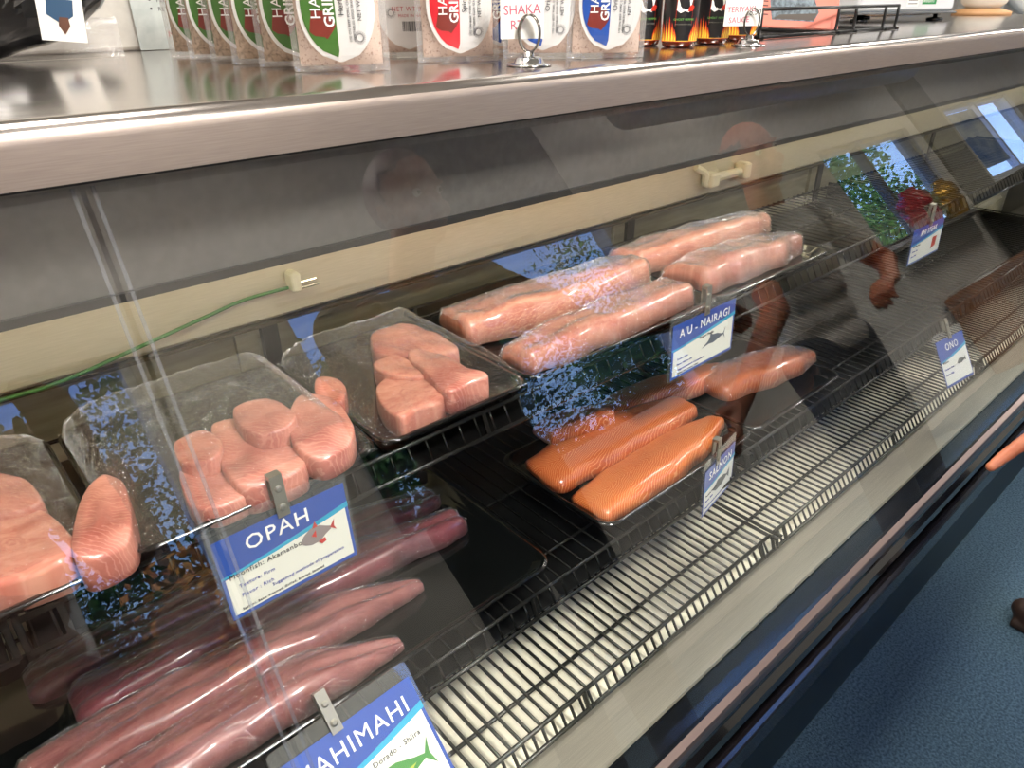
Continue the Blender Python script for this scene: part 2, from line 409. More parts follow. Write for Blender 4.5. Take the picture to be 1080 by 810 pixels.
# ------------------------------------------------------------------ wire shelves
def wire_shelf(name, label, x0, x1, yf, yb, z, pitch, r, m, drop=.026, rf=.0028, grp='wire shelves in the case', front=.012, legs=True):
    t = thing(name, label, 'wire shelf', ((x0+x1)/2, (yf+yb)/2, z-.03), group=grp)
    fr = MB()
    fr.tube([(x0, yf, z), (x1, yf, z)], rf, 8); fr.tube([(x0, yf-front, z-drop), (x1, yf-front, z-drop)], rf, 8)
    for y in (yb, (yf+yb)/2, yf+.05): fr.tube([(x0, y, z-.006), (x1, y, z-.006)], rf*.9, 8)
    for x in (x0, x1): fr.tube(spline([(x, yb, z-.002), (x, yf+.02, z-.002), (x, yf-.002, z), (x, yf-front, z-drop)], 4), rf, 8)
    fr.build('frame', m, t, smooth=True)
    n = int((x1-x0)/pitch)
    rg = MB()
    for i in range(1, n):
        x = x0+i*(x1-x0)/n
        rg.tube([(x, yb, z-.002), (x, yf+.002, z-.0035), (x, yf-front+.001, z-drop+.001)], r, 5)
    o = rg.build('rungs', m, t, smooth=True)
    if legs:
        nx = max(1, int((x1-x0)/.45))
        for i in range(nx+1):
            x = x0+.03+(x1-x0-.06)*i/nx
            k = MB(); k.tube([(x, yf, z+.001), (x, yf-front*.5, z-drop*.5), (x, yf-front, z-drop)], rf*1.2, 6)
            k.build('front_brace', m, t)
    return t
def liner(x0, x1, y0, y1, z, par):
    return MB().bbox(x0, x1, y0, y1, z-.003, z, .0015).build('black_liner', mat('liner_black', '070808', .35), par)
ZS, YS = .8755, .555
side = ['at the left end', 'in the middle', 'towards the right end', 'at the far right end']
cuts = [-1.12, -.03, .92, 1.88, 2.86]
for k in range(4):
    wire_shelf('wire_shelf', 'black wire shelf of the upper tier, '+side[k]+' of the case', cuts[k]+.004, cuts[k+1]-.004, YS, .835, ZS, .0225, .0014, WIREB, grp='upper tier wire shelves')
    liner(cuts[k]+.01, cuts[k+1]-.01, YS-.006, .83, ZS-.0295, bpy.data.objects['wire_shelf' + ('.%03d' % k if k else '')])
for k in range(4):
    wire_shelf('wire_shelf', 'black wire shelf of the lower tier, '+side[k]+' of the case', cuts[k]+.004, cuts[k+1]-.004, .47, .83, .645, .0215, .0016, WIREB, grp='lower tier wire shelves')
    liner(cuts[k]+.01, cuts[k+1]-.01, .466, .82, .6155, bpy.data.objects['wire_shelf.%03d' % (k+4)])
dc = [-1.13, .02, .955, 1.9, 2.9]
for k in range(4):
    wire_shelf('floor_grate', 'dark grey wire grate over the cream case floor, '+side[k], dc[k]+.006, dc[k+1]-.006, .412, .84, .492, .0165, .0024, WIREG, drop=.024, rf=.0032, grp='wire grates on the case floor')
# feet of grates / shelf brackets so that shelves are carried
for nm, yb, z, yf in (('upper', .835, ZS, YS), ('lower', .83, .645, .47)):
    for x in cuts:
        b = MB(); b.poly([(x-.002, .86, z-.008), (x-.002, .86, z-.06), (x-.002, yf+.05, z-.02), (x-.002, yf+.05, z-.0095)], .004, (-1, 0, 0)); b.build('shelf_bracket', mat('bracket', '202220', .4, .5), case)

# ------------------------------------------------------------------ trays
def tray(label, x0, x1, y0, y1, z, h=.016, m=TRAYM, filmtop=None, group='black fish trays in the case'):
    t = thing('fish_tray', label, 'tray', ((x0+x1)/2, (y0+y1)/2, z), group=group)
    rings = [(.012, 0, .02), (.006, .004, .022), (.002, h-.002, .024), (-.003, h, .026), (-.003, h-.002, .026), (.001, h-.004, .024), (.008, .006, .022), (.013, .0025, .02)]
    rings = [(.012, 0), (.004, .003), (-.002, h-.003), (-.006, h-.002), (-.006, h), (0, h), (.006, .005), (.014, .0025)]
    b = MB(); vs = []
    for ins, dz in rings: vs += rrect(x0+ins, x1-ins, y0+ins, y1-ins, .024, z+dz, 6)
    m_ = len(vs)//len(rings); fs = []
    for k in range(len(rings)-1):
        for i in range(m_):
            j = (i+1) % m_; fs.append((k*m_+i, k*m_+j, (k+1)*m_+j, (k+1)*m_+i))
    fs.append(tuple(range(m_))[::-1]); fs.append(tuple(range((len(rings)-1)*m_, len(rings)*m_)))
    b.add(vs, fs); b.build('tray_body', m, t, smooth=True)
    return t
ZTY = ZS+.0035       # tray bottom on the upper tier
ZLY = .645+.0035

# ------------------------------------------------------------------ fish
def fish_mat(name, c1, c2, cline, linesc=70, rough=.3, lines=.5, scale=18, vbend=2.2, coat=.6, dark=None, streak=None):
    if name in MATS: return MATS[name]
    m = mat(name, c1, rough, coat_weight=coat, coat_roughness=.08, subsurface_weight=.12, subsurface_scale=.01); N, L, b = nt(m)
    b.inputs['Subsurface Radius'].default_value = (1, .4, .25)
    tc = N.new('ShaderNodeTexCoord'); n = N.new('ShaderNodeTexNoise'); n.inputs['Scale'].default_value = scale; n.inputs['Detail'].default_value = 6
    L.new(tc.outputs['Object'], n.inputs['Vector'])
    r = N.new('ShaderNodeValToRGB'); r.color_ramp.elements[0].position = .35; r.color_ramp.elements[1].position = .65
    r.color_ramp.elements[0].color = srgb(c1); r.color_ramp.elements[1].color = srgb(c2); L.new(n.outputs['Fac'], r.inputs[0])
    uv = N.new('ShaderNodeUVMap'); sp = N.new('ShaderNodeSeparateXYZ'); L.new(uv.outputs[0], sp.inputs[0])
    if streak:
        mp = N.new('ShaderNodeMapping'); mp.inputs['Scale'].default_value = (streak[0], streak[1], 1); L.new(uv.outputs[0], mp.inputs[0]); L.new(mp.outputs[0], n.inputs['Vector']); n.inputs['Scale'].default_value = 1.3; n.inputs['Distortion'].default_value = .8
    # chevron: u + bend*|v|
    ab = N.new('ShaderNodeMath'); ab.operation = 'ABSOLUTE'; L.new(sp.outputs[1], ab.inputs[0])
    ma = N.new('ShaderNodeMath'); ma.operation = 'MULTIPLY_ADD'; ma.inputs[1].default_value = vbend; L.new(ab.outputs[0], ma.inputs[0]); L.new(sp.outputs[0], ma.inputs[2])
    nn = N.new('ShaderNodeMath'); nn.operation = 'MULTIPLY_ADD'; nn.inputs[1].default_value = .06; L.new(n.outputs['Fac'], nn.inputs[0]); L.new(ma.outputs[0], nn.inputs[2])
    sc = N.new('ShaderNodeMath'); sc.operation = 'MULTIPLY'; sc.inputs[1].default_value = linesc*2*PI; L.new(nn.outputs[0], sc.inputs[0])
    si = N.new('ShaderNodeMath'); si.operation = 'SINE'; L.new(sc.outputs[0], si.inputs[0])
    mr = N.new('ShaderNodeMapRange'); mr.inputs[1].default_value = .5; mr.inputs[2].default_value = 1; mr.inputs[3].default_value = 0; mr.inputs[4].default_value = lines; L.new(si.outputs[0], mr.inputs[0])
    mx = N.new('ShaderNodeMix'); mx.data_type = 'RGBA'; L.new(mr.outputs[0], mx.inputs[0]); L.new(r.outputs[0], mx.inputs[6]); mx.inputs[7].default_value = srgb(cline)
    L.new(mx.outputs[2], b.inputs['Base Color'])
    n2 = N.new('ShaderNodeTexNoise'); n2.inputs['Scale'].default_value = 120; n2.inputs['Detail'].default_value = 5; L.new(tc.outputs['Object'], n2.inputs['Vector'])
    if streak: L.new(mp.outputs[0], n2.inputs['Vector']); n2.inputs['Scale'].default_value = 2.2
    bp = N.new('ShaderNodeBump'); bp.inputs['Strength'].default_value = .35; bp.inputs['Distance'].default_value = .002; L.new(n2.outputs['Fac'], bp.inputs['Height']); L.new(bp.outputs[0], b.inputs['Normal'])
    return m
SALMON = fish_mat('salmon_flesh', 'bc561a', 'cc6a28', 'f0b888', 130, .32, .6)
SALMOND = fish_mat('salmon_flesh_dark', 'a84a1a', 'ba5a26', 'e8ae80', 130, .32, .6)  # darker copy of the salmon flesh, for the fillets behind the front one
PINK = fish_mat('marlin_flesh', 'bf705e', 'd99a84', 'ecc0ac', 40, .34, .2, 22, .8, streak=(9, 45))
PINK2 = fish_mat('opah_flesh', '9e5046', 'd4907e', 'e4ae9c', 150, .34, .35, 22, .6)
RED = fish_mat('red_flesh', '521e26', '7c3840', 'a8666a', 45, .3, .1, 20, .5, coat=.8, streak=(10, 90))
ROSE = fish_mat('mahi_flesh', '7c4240', 'ac706a', 'd6a096', 40, .32, .1, 14, .5, coat=.7, streak=(8, 80))
SKINF = fish_mat('salmon_skin', '9a8a86', 'b4a6a0', 'c0b4ae', 60, .25, .2)
WRAP = film('plastic_wrap', refl=2.4, ior=1.5, rough=.11, bump=1., bscale=150, dist=.03, base=.07, haze=.015, stretch=(.8, 2.2, 1))
def wrapify(src_v, src_f, parent, cen, k=.0016, top=None):
    pass
def fillet(name, label, cat, pts, ws, hs, z, m, group=None, nu=40, nv=14, amp=.003, wrap=True, tilt=0., seed=0, blunt=(.5, .5), groove=0.):
    """pts: centreline (x,y) points, ws half widths, hs heights along it"""
    P = spline([(p[0], p[1], 0) for p in pts], 10); n = len(P)
    def interp(a, t):
        t = t*(len(a)-1); i = min(int(t), len(a)-2); f = t-i; f = f*f*(3-2*f); return a[i]*(1-f)+a[i+1]*f
    U = [i/(nu-1) for i in range(nu)]
    length = sum((P[i+1]-P[i]).length for i in range(n-1))
    vs, uv, fs = [], [], []
    prof = []
    nb = nv+5
    for a in U:
        q = a*(n-1); i = min(int(q), n-2); c = P[i].lerp(P[i+1], q-i); t = (P[i+1]-P[i]).normalized(); s = Vector((-t.y, t.x, 0))
        w = interp(ws, a); h = interp(hs, a)
        # round ends
        e0 = min(1, (a+.004)/(.012+.10*blunt[0])); e1 = min(1, (1-a+.004)/(.012+.10*blunt[1])); e = min(e0, e1)
        ee = math.sqrt(max(0, 1-(1-e)**2)); w = w*(.55+.45*ee) if e < 1 else w; h = h*(.35+.65*ee)
        for k in range(nb):
            if k < nv:
                v = -1+2*k/(nv-1); zz = h*(max(0, 1-abs(v)**5))**.5; yy = v*w
                zz *= 1-groove*math.exp(-((v+.15)/.12)**2)-groove*.5*math.exp(-((v-.5)/.08)**2)
                zz *= 1-.22*v
                zz = max(zz, .12*h)
                d = noise.noise(Vector((a*length*16+seed, v*2.3, seed*1.7)))*amp+noise.noise(Vector((a*length*50+seed, v*7, seed)))*amp*.35
                zz += d*(1-abs(v)**4)
                yy *= 1+.16*noise.noise(Vector((a*length*20+seed*3, 0 if v < 0 else 9, 5)))
            else:
                v = 1-2*(k-nv+1)/(nb-nv+1); yy = v*w*.92; zz = 0.
            vs.append(c+s*yy+Vector((0, 0, z+zz+tilt*yy+ (tilt and abs(tilt)*w)))); uv.append((a*length, v*w))
    for i in range(nu-1):
        for k in range(nb):
            l = (k+1) % nb; fs.append((i*nb+k, i*nb+l, (i+1)*nb+l, (i+1)*nb+k))
    fs.append(tuple(range(nb))); fs.append(tuple(range((nu-1)*nb, nu*nb))[::-1])
    b = MB(); b.add(vs, fs)
    o = b.build(name, m, None, smooth=True, uv=uv); tag(o, label, cat, group)
    if wrap:
        b2 = MB(); f2 = []; v2 = []
        for i in range(nu):
            for k in range(nv):
                p = vs[i*nb+k].copy(); 
                d = .0022+.0018*noise.noise(p*70+Vector((seed, 0, 0)))
                c = Vector(vs[i*nb+nv//2])
                o2 = (p-c); o2.z = 0; o2 = o2.normalized() if o2.length > 1e-6 else Vector((0, 0, 0))
                v2.append(p+Vector((0, 0, 1))*d+o2*.0015)
        for i in range(nu-1):
            for k in range(nv-1): f2.append((i*nv+k, i*nv+k+1, (i+1)*nv+k+1, (i+1)*nv+k))
        b2.add(v2, f2); w_ = b2.build('plastic_wrap', WRAP, o, smooth=True, recalc=False)
        # make the sheet face upwards
        if sum(p.normal.z for p in w_.data.polygons) < 0: w_.data.flip_normals()
    return o
def chunk(name, label, cat, px, z, h, m, group=None, seed=0, wrap=False, lean=(0, 0), sq=.8):
    """chunk of fish: outline polygon given on its top face"""
    T = [pz(a, c, z+h*.85) for a, c in px]; T = [Vector((p.x, p.y, 0)) for p in T]
    cen = sum(T, Vector())/len(T); T = [cen+(q_-cen)*1.10 for q_ in T]
    Q = []
    for i in range(len(T)):
        a_, b_ = T[i-1], T[(i+1) % len(T)]
        Q += [T[i].lerp(a_, .22), T[i].lerp(b_, .22)]
    S = smooth_poly(Q, 3); n = len(S)
    rings = [(.95, 0), (1.0, .08), (1.01, .45), (1.0, .86), (.975, .96), (.93, .995), (.6, 1.0), (.3, 1.0)]
    vs = []; uv = []
    for sc, t in rings:
        for q in S:
            p = cen+(q-cen)*sc
            dz = noise.noise(Vector((p.x*24+seed, p.y*24, seed)))*.006*t+noise.noise(Vector((p.x*60, p.y*60, seed)))*.0015*t
            p = p+Vector((lean[0]*t, lean[1]*t, 0))*h
            vs.append(Vector((p.x, p.y, z+h*t+dz))); uv.append((p.x+p.y*.4, p.y))
    fs = []
    for k in range(len(rings)-1):
        for i in range(n):
            j = (i+1) % n; fs.append((k*n+i, k*n+j, (k+1)*n+j, (k+1)*n+i))
    fs.append(tuple(range(n))[::-1]); vs.append(vs[-n:][0]*0+Vector((cen.x+lean[0]*h, cen.y+lean[1]*h, z+h*1.03))); uv.append((cen.x, cen.y))
    c = len(vs)-1; L0 = (len(rings)-1)*n
    for i in range(n): fs.append((L0+i, L0+(i+1) % n, c))
    b = MB(); b.add(vs, fs); o = b.build(name, m, None, smooth=True, uv=uv)
    return tag(o, label, cat, group)
def wrap_sheet(parent, x0, x1, y0, y1, z, hgt, seed=0, nx=30, ny=22):
    """loose film stretched over a tray"""
    vs, fs = [], []
    for i in range(nx):
        for j in range(ny):
            u = i/(nx-1); v = j/(ny-1); e = min(1, 6*min(u, 1-u, v, 1-v))
            zz = z+hgt*(e**.6)+.004*e*noise.noise(Vector((u*9+seed, v*9, seed)))+.0018*e*noise.noise(Vector((u*30+seed, v*12, seed)))
            vs.append((x0+(x1-x0)*u, y0+(y1-y0)*v, zz))
    for i in range(nx-1):
        for j in range(ny-1): fs.append((i*ny+j, (i+1)*ny+j, (i+1)*ny+j+1, i*ny+j+1))
    o = MB().add(vs, fs).build('plastic_wrap', WRAP, parent, smooth=True, recalc=False)
    if o.data.polygons[0].normal.z < 0: o.data.flip_normals()
    return o

# ---- upper tier
t0 = tray('black tray of fish chunks at the far left of the upper shelf', -.33, .045, .550, .80, ZTY)
t1 = tray('wrapped tray of pink fish chunks directly above the OPAH tag', .065, .298, .550, .80, ZTY)
t2 = tray('black tray with four pale pink chunks, left of the long fillets', .312, .508, .550, .80, ZTY)
t3 = tray('black tray under the two longest pale fillets on the upper shelf', .522, .906, .550, .83, ZTY)
t4 = tray('black tray at the right end of the filled upper shelf under thick fillets', .912, 1.25, .550, .83, ZTY)
ZF = ZTY+.003
g = 'pink fish chunks on the upper shelf'
# T1 chunks
chunk('fish_chunk', 'pale squarish fish chunk at the right of the tray above the OPAH tag', 'fish', [(318, 418), (352, 424), (372, 452), (366, 470), (338, 484), (314, 474), (305, 445)], ZF+.012, .030, PINK2, g, 1)
chunk('fish_chunk', 'small blunt pink chunk behind the pale squarish one', 'fish', [(335, 402), (356, 403), (365, 412), (362, 428), (345, 428), (333, 416)], ZF, .026, PINK2, g, 2)
chunk('fish_chunk', 'large wedge of pink fish in the middle of the tray above the OPAH tag', 'fish', [(224, 450), (260, 446), (302, 470), (322, 492), (290, 508), (255, 518), (236, 492)], ZF, .032, PINK2, g, 3)
chunk('fish_chunk', 'small chunk of fish laid on top behind the large pink wedge', 'fish', [(246, 432), (285, 424), (312, 440), (303, 452), (276, 460), (256, 452)], ZF+.024, .026, PINK2, g, 4)
chunk('fish_chunk', 'rounded pink chunk at the left of the tray above the OPAH tag', 'fish', [(184, 466), (214, 456), (234, 468), (230, 486), (206, 492), (188, 486)], ZF+.012, .024, PINK2, g, 5)
chunk('fish_chunk', 'reddish pink slab lowest in the tray above the OPAH tag', 'fish', [(190, 494), (228, 488), (252, 512), (262, 524), (226, 540), (200, 534)], ZF, .022, PINK2, g, 6)
wrap_sheet(t1, .062, .301, .548, .803, ZTY+.013, .05, 3)
# T0 chunks
chunk('fish_chunk', 'tall reddish chunk standing at the right end of the leftmost tray', 'fish', [(92, 520), (112, 505), (130, 512), (138, 545), (136, 570), (108, 588), (82, 594), (80, 560)], ZF, .035, PINK2, g, 7)
chunk('fish_chunk', 'broad pale pink chunk at the left edge of the photo', 'fish', [(-50, 545), (10, 535), (50, 548), (76, 572), (70, 595), (30, 610), (-10, 622), (-50, 620)], ZF, .032, PINK, g, 8)
chunk('fish_chunk', 'pink chunk behind the broad one in the leftmost tray', 'fish', [(-60, 505), (-10, 500), (30, 512), (44, 534), (0, 545), (-60, 545)], ZF+.01, .030, PINK2, g, 9)
wrap_sheet(t0, -.333, .048, .548, .803, ZTY+.013, .05, 5)
# T2 chunks
g2 = 'pale chunks beside the long fillets'
chunk('fish_chunk', 'front pale chunk with a square tip in the four-chunk tray', 'fish', [(398, 412), (412, 400), (440, 402), (468, 410), (462, 426), (440, 434), (424, 444), (406, 430)], ZF, .030, PINK, g2, 11)
chunk('fish_chunk', 'small lens-shaped chunk between the front and back pieces of the four-chunk tray', 'fish', [(394, 384), (415, 376), (440, 386), (448, 398), (430, 400), (404, 398)], ZF+.008, .026, PINK, g2, 12)
chunk('fish_chunk', 'large pink chunk with a straight cut face at the right of the four-chunk tray', 'fish', [(430, 374), (462, 374), (492, 392), (515, 400), (490, 406), (472, 414), (450, 396)], ZF+.006, .034, PINK2, g2, 13)
chunk('fish_chunk', 'shaded chunk at the back of the four-chunk tray', 'fish', [(393, 352), (420, 345), (450, 350), (484, 372), (452, 376), (412, 376), (396, 372)], ZF, .030, PINK2, g2, 14)
wrap_sheet(t2, .310, .510, .548, .803, ZTY+.013, .045, 8)
# long fillets
g3 = 'long pale fillets on the upper shelf'
fillet('fish_fillet', 'long pale pink fillet in front, ending beside the A\'U - NAIRAGI tag', 'fish', [(.538, .604), (.64, .606), (.76, .610), (.888, .612)], [.034, .045, .046, .040], [.026, .034, .036, .032], ZF, PINK, g3, seed=1, amp=.005)
fillet('fish_fillet', 'long pale pink fillet behind the front one, cut end at the left', 'fish', [(.542, .738), (.63, .722), (.76, .716), (.905, .722)], [.052, .060, .056, .050], [.034, .042, .042, .040], ZF, PINK, g3, seed=2, blunt=(.1, .3), amp=.005)
fillet('fish_fillet', 'thick fillet block with a blunt yellowish face at the right front', 'fish', [(.925, .628), (1.02, .625), (1.12, .622), (1.238, .618)], [.050, .054, .050, .034], [.040, .046, .044, .034], ZF, PINK, g3, seed=3, blunt=(.05, .3), amp=.005)
fillet('fish_fillet', 'fillet at the back right behind the thick block', 'fish', [(.918, .750), (1.05, .742), (1.2, .738), (1.32, .73)], [.044, .052, .050, .036], [.036, .044, .042, .034], ZF, PINK, g3, seed=4, amp=.005)

# ---- lower tier
l1 = tray('wide black tray holding the wrapped dark red fillets', -.20, .492, .487, .765, ZLY)
l2 = tray('black tray of bright orange salmon behind the SALMON tag', .60, .955, .482, .70, ZLY)
l3 = tray('black tray with more salmon, right of the SALMON tag tray', .97, 1.26, .482, .70, ZLY)
ZG = ZLY+.003
g4 = 'wrapped red fillets on the lower shelf'
fillet('fish_fillet', 'dark red wrapped strip, rearmost, its tip near the tray corner', 'fish', [(-.05, .728), (.15, .725), (.32, .716), (.470, .700)], [.032, .034, .034, .022], [.018, .024, .026, .018], ZG, RED, g4, seed=11, amp=.006, groove=.2)
fillet('fish_fillet', 'dark red wrapped strip with a bright blunt tip, second from the back', 'fish', [(-.02, .664), (.15, .661), (.32, .650), (.463, .632)], [.032, .034, .036, .026], [.022, .026, .030, .024], ZG, RED, g4, seed=12, amp=.006, groove=.2)
fillet('fish_fillet', 'long rose fillet behind the frontmost one under the OPAH tag', 'fish', [(-.08, .600), (.08, .598), (.22, .592), (.352, .572)], [.034, .036, .036, .014], [.024, .030, .030, .014], ZG, ROSE, g4, seed=13, amp=.006, groove=.2, blunt=(.5, .9))
fillet('fish_fillet', 'frontmost rose fillet with a pointed end above the MAHIMAHI tag', 'fish', [(-.10, .534), (.04, .534), (.16, .531), (.282, .512)], [.032, .035, .036, .012], [.024, .030, .032, .014], ZG, ROSE, g4, seed=14, amp=.006, groove=.2, blunt=(.5, .9))
fillet('salmon_fillet', 'frontmost bright orange salmon fillet', 'fish', [(.610, .530), (.70, .532), (.82, .536), (.955, .545)], [.038, .048, .046, .018], [.014, .026, .028, .018], ZG+.002, SALMON, 'salmon fillets', seed=21, wrap=False, amp=.0015)
fillet('salmon_fillet', 'middle salmon fillet with white lines, under the small tail piece', 'fish', [(.60, .618), (.70, .612), (.82, .606), (.94, .598)], [.042, .050, .046, .030], [.016, .026, .026, .018], ZG+.012, SALMOND, 'salmon fillets', seed=22, wrap=False, amp=.0015, tilt=.12)
fillet('salmon_fillet', 'short salmon piece with grey skin lying on top of the middle fillet', 'fish', [(.655, .672), (.70, .668), (.75, .655), (.785, .64)], [.026, .036, .034, .018], [.022, .026, .026, .02], ZG+.038, [SALMOND, SKINF], 'salmon fillets', seed=23, wrap=False, amp=.002)
fillet('salmon_fillet', 'shaded salmon fillet behind the middle one, under the A\'U - NAIRAGI tag', 'fish', [(.80, .672), (.90, .668), (1.02, .645), (1.10, .625)], [.034, .04, .04, .03], [.022, .03, .032, .024], ZG+.012, SALMOND, 'salmon fillets', seed=24, wrap=False, amp=.0015)
fillet('salmon_fillet', 'wrapped salmon fillet farthest right on the lower shelf', 'fish', [(1.00, .60), (1.08, .585), (1.18, .57), (1.27, .555)], [.04, .05, .05, .026], [.024, .034, .034, .02], ZG+.02, SALMOND, 'salmon fillets', seed=25, amp=.0015)

# ------------------------------------------------------------------ tags
SLEEVE = film('clear_sleeve', refl=1.6, haze=.05, hazecol=(.75, .78, .75), rough=.03)
CARD = mat('tag_card', 'e6e6d8', .45, coat_weight=.5)
BLUE = mat('tag_blue', '2f4f9e', .4, coat_weight=.5)
CYAN = mat('tag_cyan', '2f9fc0', .4, coat_weight=.5)
INK = mat('tag_ink', '2b2c33', .5)
INKB = mat('tag_ink_blue', '33459a', .5)
WHT = mat('tag_white', 'f4f4f0', .45)
CLIPM = mat('clip_steel', 'a8a598', .3, .8)
def fish_shape(kind, cx, cz, s):
    if kind == 'opah':
        return [('fish_picture', '8c8280', [(-.5, -.08), (-.38, .1), (-.15, .24), (.12, .22), (.3, .1), (.42, .04), (.42, -.06), (.25, -.14), (.05, -.28), (-.2, -.28), (-.38, -.2)]),
                ('fish_picture', 'b8423c', [(.40, 0), (.56, .2), (.52, 0), (.58, -.16)]), ('fish_picture', 'b8423c', [(-.1, .22), (.0, .42), (.06, .22)]), ('fish_picture', 'c44038', [(.0, -.26), (.2, -.22), (.22, -.34), (.08, -.38)]), ('fish_picture', 'c44038', [(-.16, .0), (-.02, .14), (-.04, -.08)])]
    if kind == 'marlin':
        return [('fish_picture', '4a5560', [(-.75, -.18), (-.4, -.02), (-.3, .1), (-.28, .26), (-.15, .16), (.15, .12), (.36, .04), (.5, .02), (.62, .2), (.55, 0), (.62, -.18), (.48, -.03), (.2, -.1), (-.1, -.16), (-.35, -.12)])]
    if kind == 'mahi':
        return [('fish_picture', '4c8a46', [(-.5, -.1), (-.46, .14), (-.3, .22), (0, .2), (.3, .08), (.48, .03), (.62, .24), (.56, .0), (.62, -.22), (.46, -.04), (.1, -.14), (-.3, -.2)]),
                ('fish_picture', 'b5b84a', [(-.46, -.08), (-.2, -.02), (.3, 0), (.1, -.1), (-.28, -.16)])]
    if kind == 'steak':
        return [('fish_picture', 'b8402e', [(-.25, -.3), (.25, -.2), (.3, .3), (-.2, .3)])]
    return [('fish_picture', '5a5f5c', [(-.5, -.05), (-.2, .16), (.2, .12), (.42, .02), (.58, .16), (.58, -.16), (.42, -.02), (.1, -.16), (-.3, -.16)])]
def price_tag(title, label, loc, w, h, rot, kind='marlin', lines=(), tsize=.17, tdx=0., pic=(.70, .42, .34), slope=.0, clip=True, clipx=.5, tallband=.34):
    t = thing('fish_tag', label, 'tag', loc, rot, group='clipped fish name tags')
    # local: x 0..w, z -h..0 ; sleeve larger than card
    b = MB(); P = rrect(-.004, w+.004, -h-.004, .016, .006, 0, 3)
    b.poly([Vector((p.x, .0006, p.y)) for p in P], .0014); b.build('plastic_sleeve', SLEEVE, t, world=False)
    flat(t, 'card', BLUE, [(0, -h), (w, -h), (w, 0), (0, 0)], -.0009, .0004)
    n = 12; zb = -h*tallband
    low = [(w*i/n, zb-h*.10+h*(.20*(i/n)**1.4+slope*(i/n))) for i in range(n+1)]
    flat(t, 'card_face', CARD, [(w*.025, -h*.95), (w*.975, -h*.95)]+[(min(max(x, w*.025), w*.975), z-.0035*1) for x, z in low[::-1]], -.0013, .0003)
    flat(t, 'wave_stripe', CYAN, low+[(x, z-h*.055*(.4+.8*x/w)) for x, z in low[::-1]], -.0016, .0003)
    text(title, h*tsize*1.25, WHT, t, w*.5+tdx, -h*.255, 'title_lettering', y=-.0018, align='CENTER', bold=.003)
    for (s, sz, x, z, mm) in lines:
        text(s, h*sz, mm, t, w*x, -h*z, 'small_lettering', y=-.0018, bold=.0)
    cx, cz, s = w*pic[0], -h*(1-pic[1]), w*pic[2]
    for i, (nm, c, pts) in enumerate(fish_shape(kind, cx, cz, s)):
        flat(t, nm, mat('pic_'+c, c, .5), [(cx+a*s, cz+q*s) for a, q in pts], -.0018-.0002*i, .0002)
    if clip:
        b = MB(); cx = w*clipx
        b.box(cx-.006, cx+.006, -.004, -.0022, -.004, .040); b.box(cx-.006, cx+.006, -.0022, .006, .036, .040); b.box(cx-.006, cx+.006, .004, .006, .012, .038)
        M = Matrix.Translation((cx, -.004, .026)) @ Matrix.Rotation(PI/2, 4, 'X')
        b.lathe([(.0036, 0), (.0036, .001), (.002, .0018)], 12, M=M)
        M = Matrix.Translation((cx, -.004, .006)) @ Matrix.Rotation(PI/2, 4, 'X')
        b.lathe([(.0040, 0), (.0040, .001), (.002, .002)], 12, M=M)
        b.build('clip', CLIPM, t, world=False)
    return t
def place(px, py, y, rz=0, rx=0):
    p = py_(px, py, y); return p
p = py_(225, 570, .532)
price_tag('OPAH', 'OPAH tag clipped in front of the left tray, red-finned moonfish picture', (.118, .532, .883), .131, .088, (math.radians(-4), math.radians(-1), math.radians(0)), 'opah',
          [('Moonfish: Akamanbo', .085, .05, .50, INK), ('Texture: Firm', .062, .10, .64, INKB), ('Flavor : Rich', .062, .10, .76, INKB), ('Suggested methods of preparation', .055, .32, .82, INKB), ('Sashimi, Bake, Steamed, Grilled, Broiled, Sauteed', .042, .08, .92, INK)], .20, tdx=-.006, pic=(.72, .54, .27), clipx=.52)
price_tag("A'U - NAIRAGI", "A'U - NAIRAGI tag with striped marlin picture hanging from the upper shelf", (.773, .532, .893), .160, .085, (math.radians(-3), 0, math.radians(1)), 'marlin',
          [('Striped Marlin', .065, .42, .46, INK), ('Texture: Firm', .05, .08, .66, INKB), ('Flavor: Mild to rich', .05, .08, .76, INKB), ('Suggested methods of preparation', .05, .1, .86, INKB), ('Sashimi, Bake, Steamed, Grilled', .042, .1, .93, INK)], .17, pic=(.68, .42, .28), clipx=.5)
price_tag('SALMON', 'SALMON tag, bent away to the right on the lower shelf edge', (.772, .448, .688), .108, .080, (math.radians(-3), 0, math.radians(10)), 'plain',
          [('Texture: Medium', .06, .06, .60, INK), ('Flavor: Rich', .06, .06, .72, INKB), ('Suggested methods of preparation', .05, .06, .86, INKB)], .19, pic=(.55, .42, .5), clipx=.35)
price_tag('MAHIMAHI', 'MAHIMAHI tag with green dorado picture at the bottom edge of the photo', (.105, .455, .667), .152, .115, (math.radians(-42), 0, math.radians(2)), 'mahi',
          [('Dorado - Shiira', .07, .52, .48, INK)], .17, tdx=-.002, pic=(.66, .34, .42), clipx=.42)
price_tag('AHI STEAK', 'tag with a red fish steak picture at the far right of the upper shelf', (1.505, .50, .890), .155, .072, (math.radians(-3), 0, math.radians(0)), 'steak',
          [('Yellowfin Tuna', .07, .06, .52, INK), ('Texture: Firm', .06, .06, .66, INKB), ('Flavor: Mild', .06, .06, .80, INKB)], .17, pic=(.75, .36, .26), clipx=.5)
price_tag('ONO', 'small pale ONO tag hanging at the far right over the case floor', (1.56, .42, .655), .115, .10, (math.radians(-30), 0, math.radians(-6)), 'plain',
          [('Wahoo', .07, .06, .50, INK), ('Texture: Firm', .06, .06, .64, INKB), ('Flavor: Mild', .06, .06, .76, INKB)], .17, pic=(.68, .42, .3), clipx=.5)

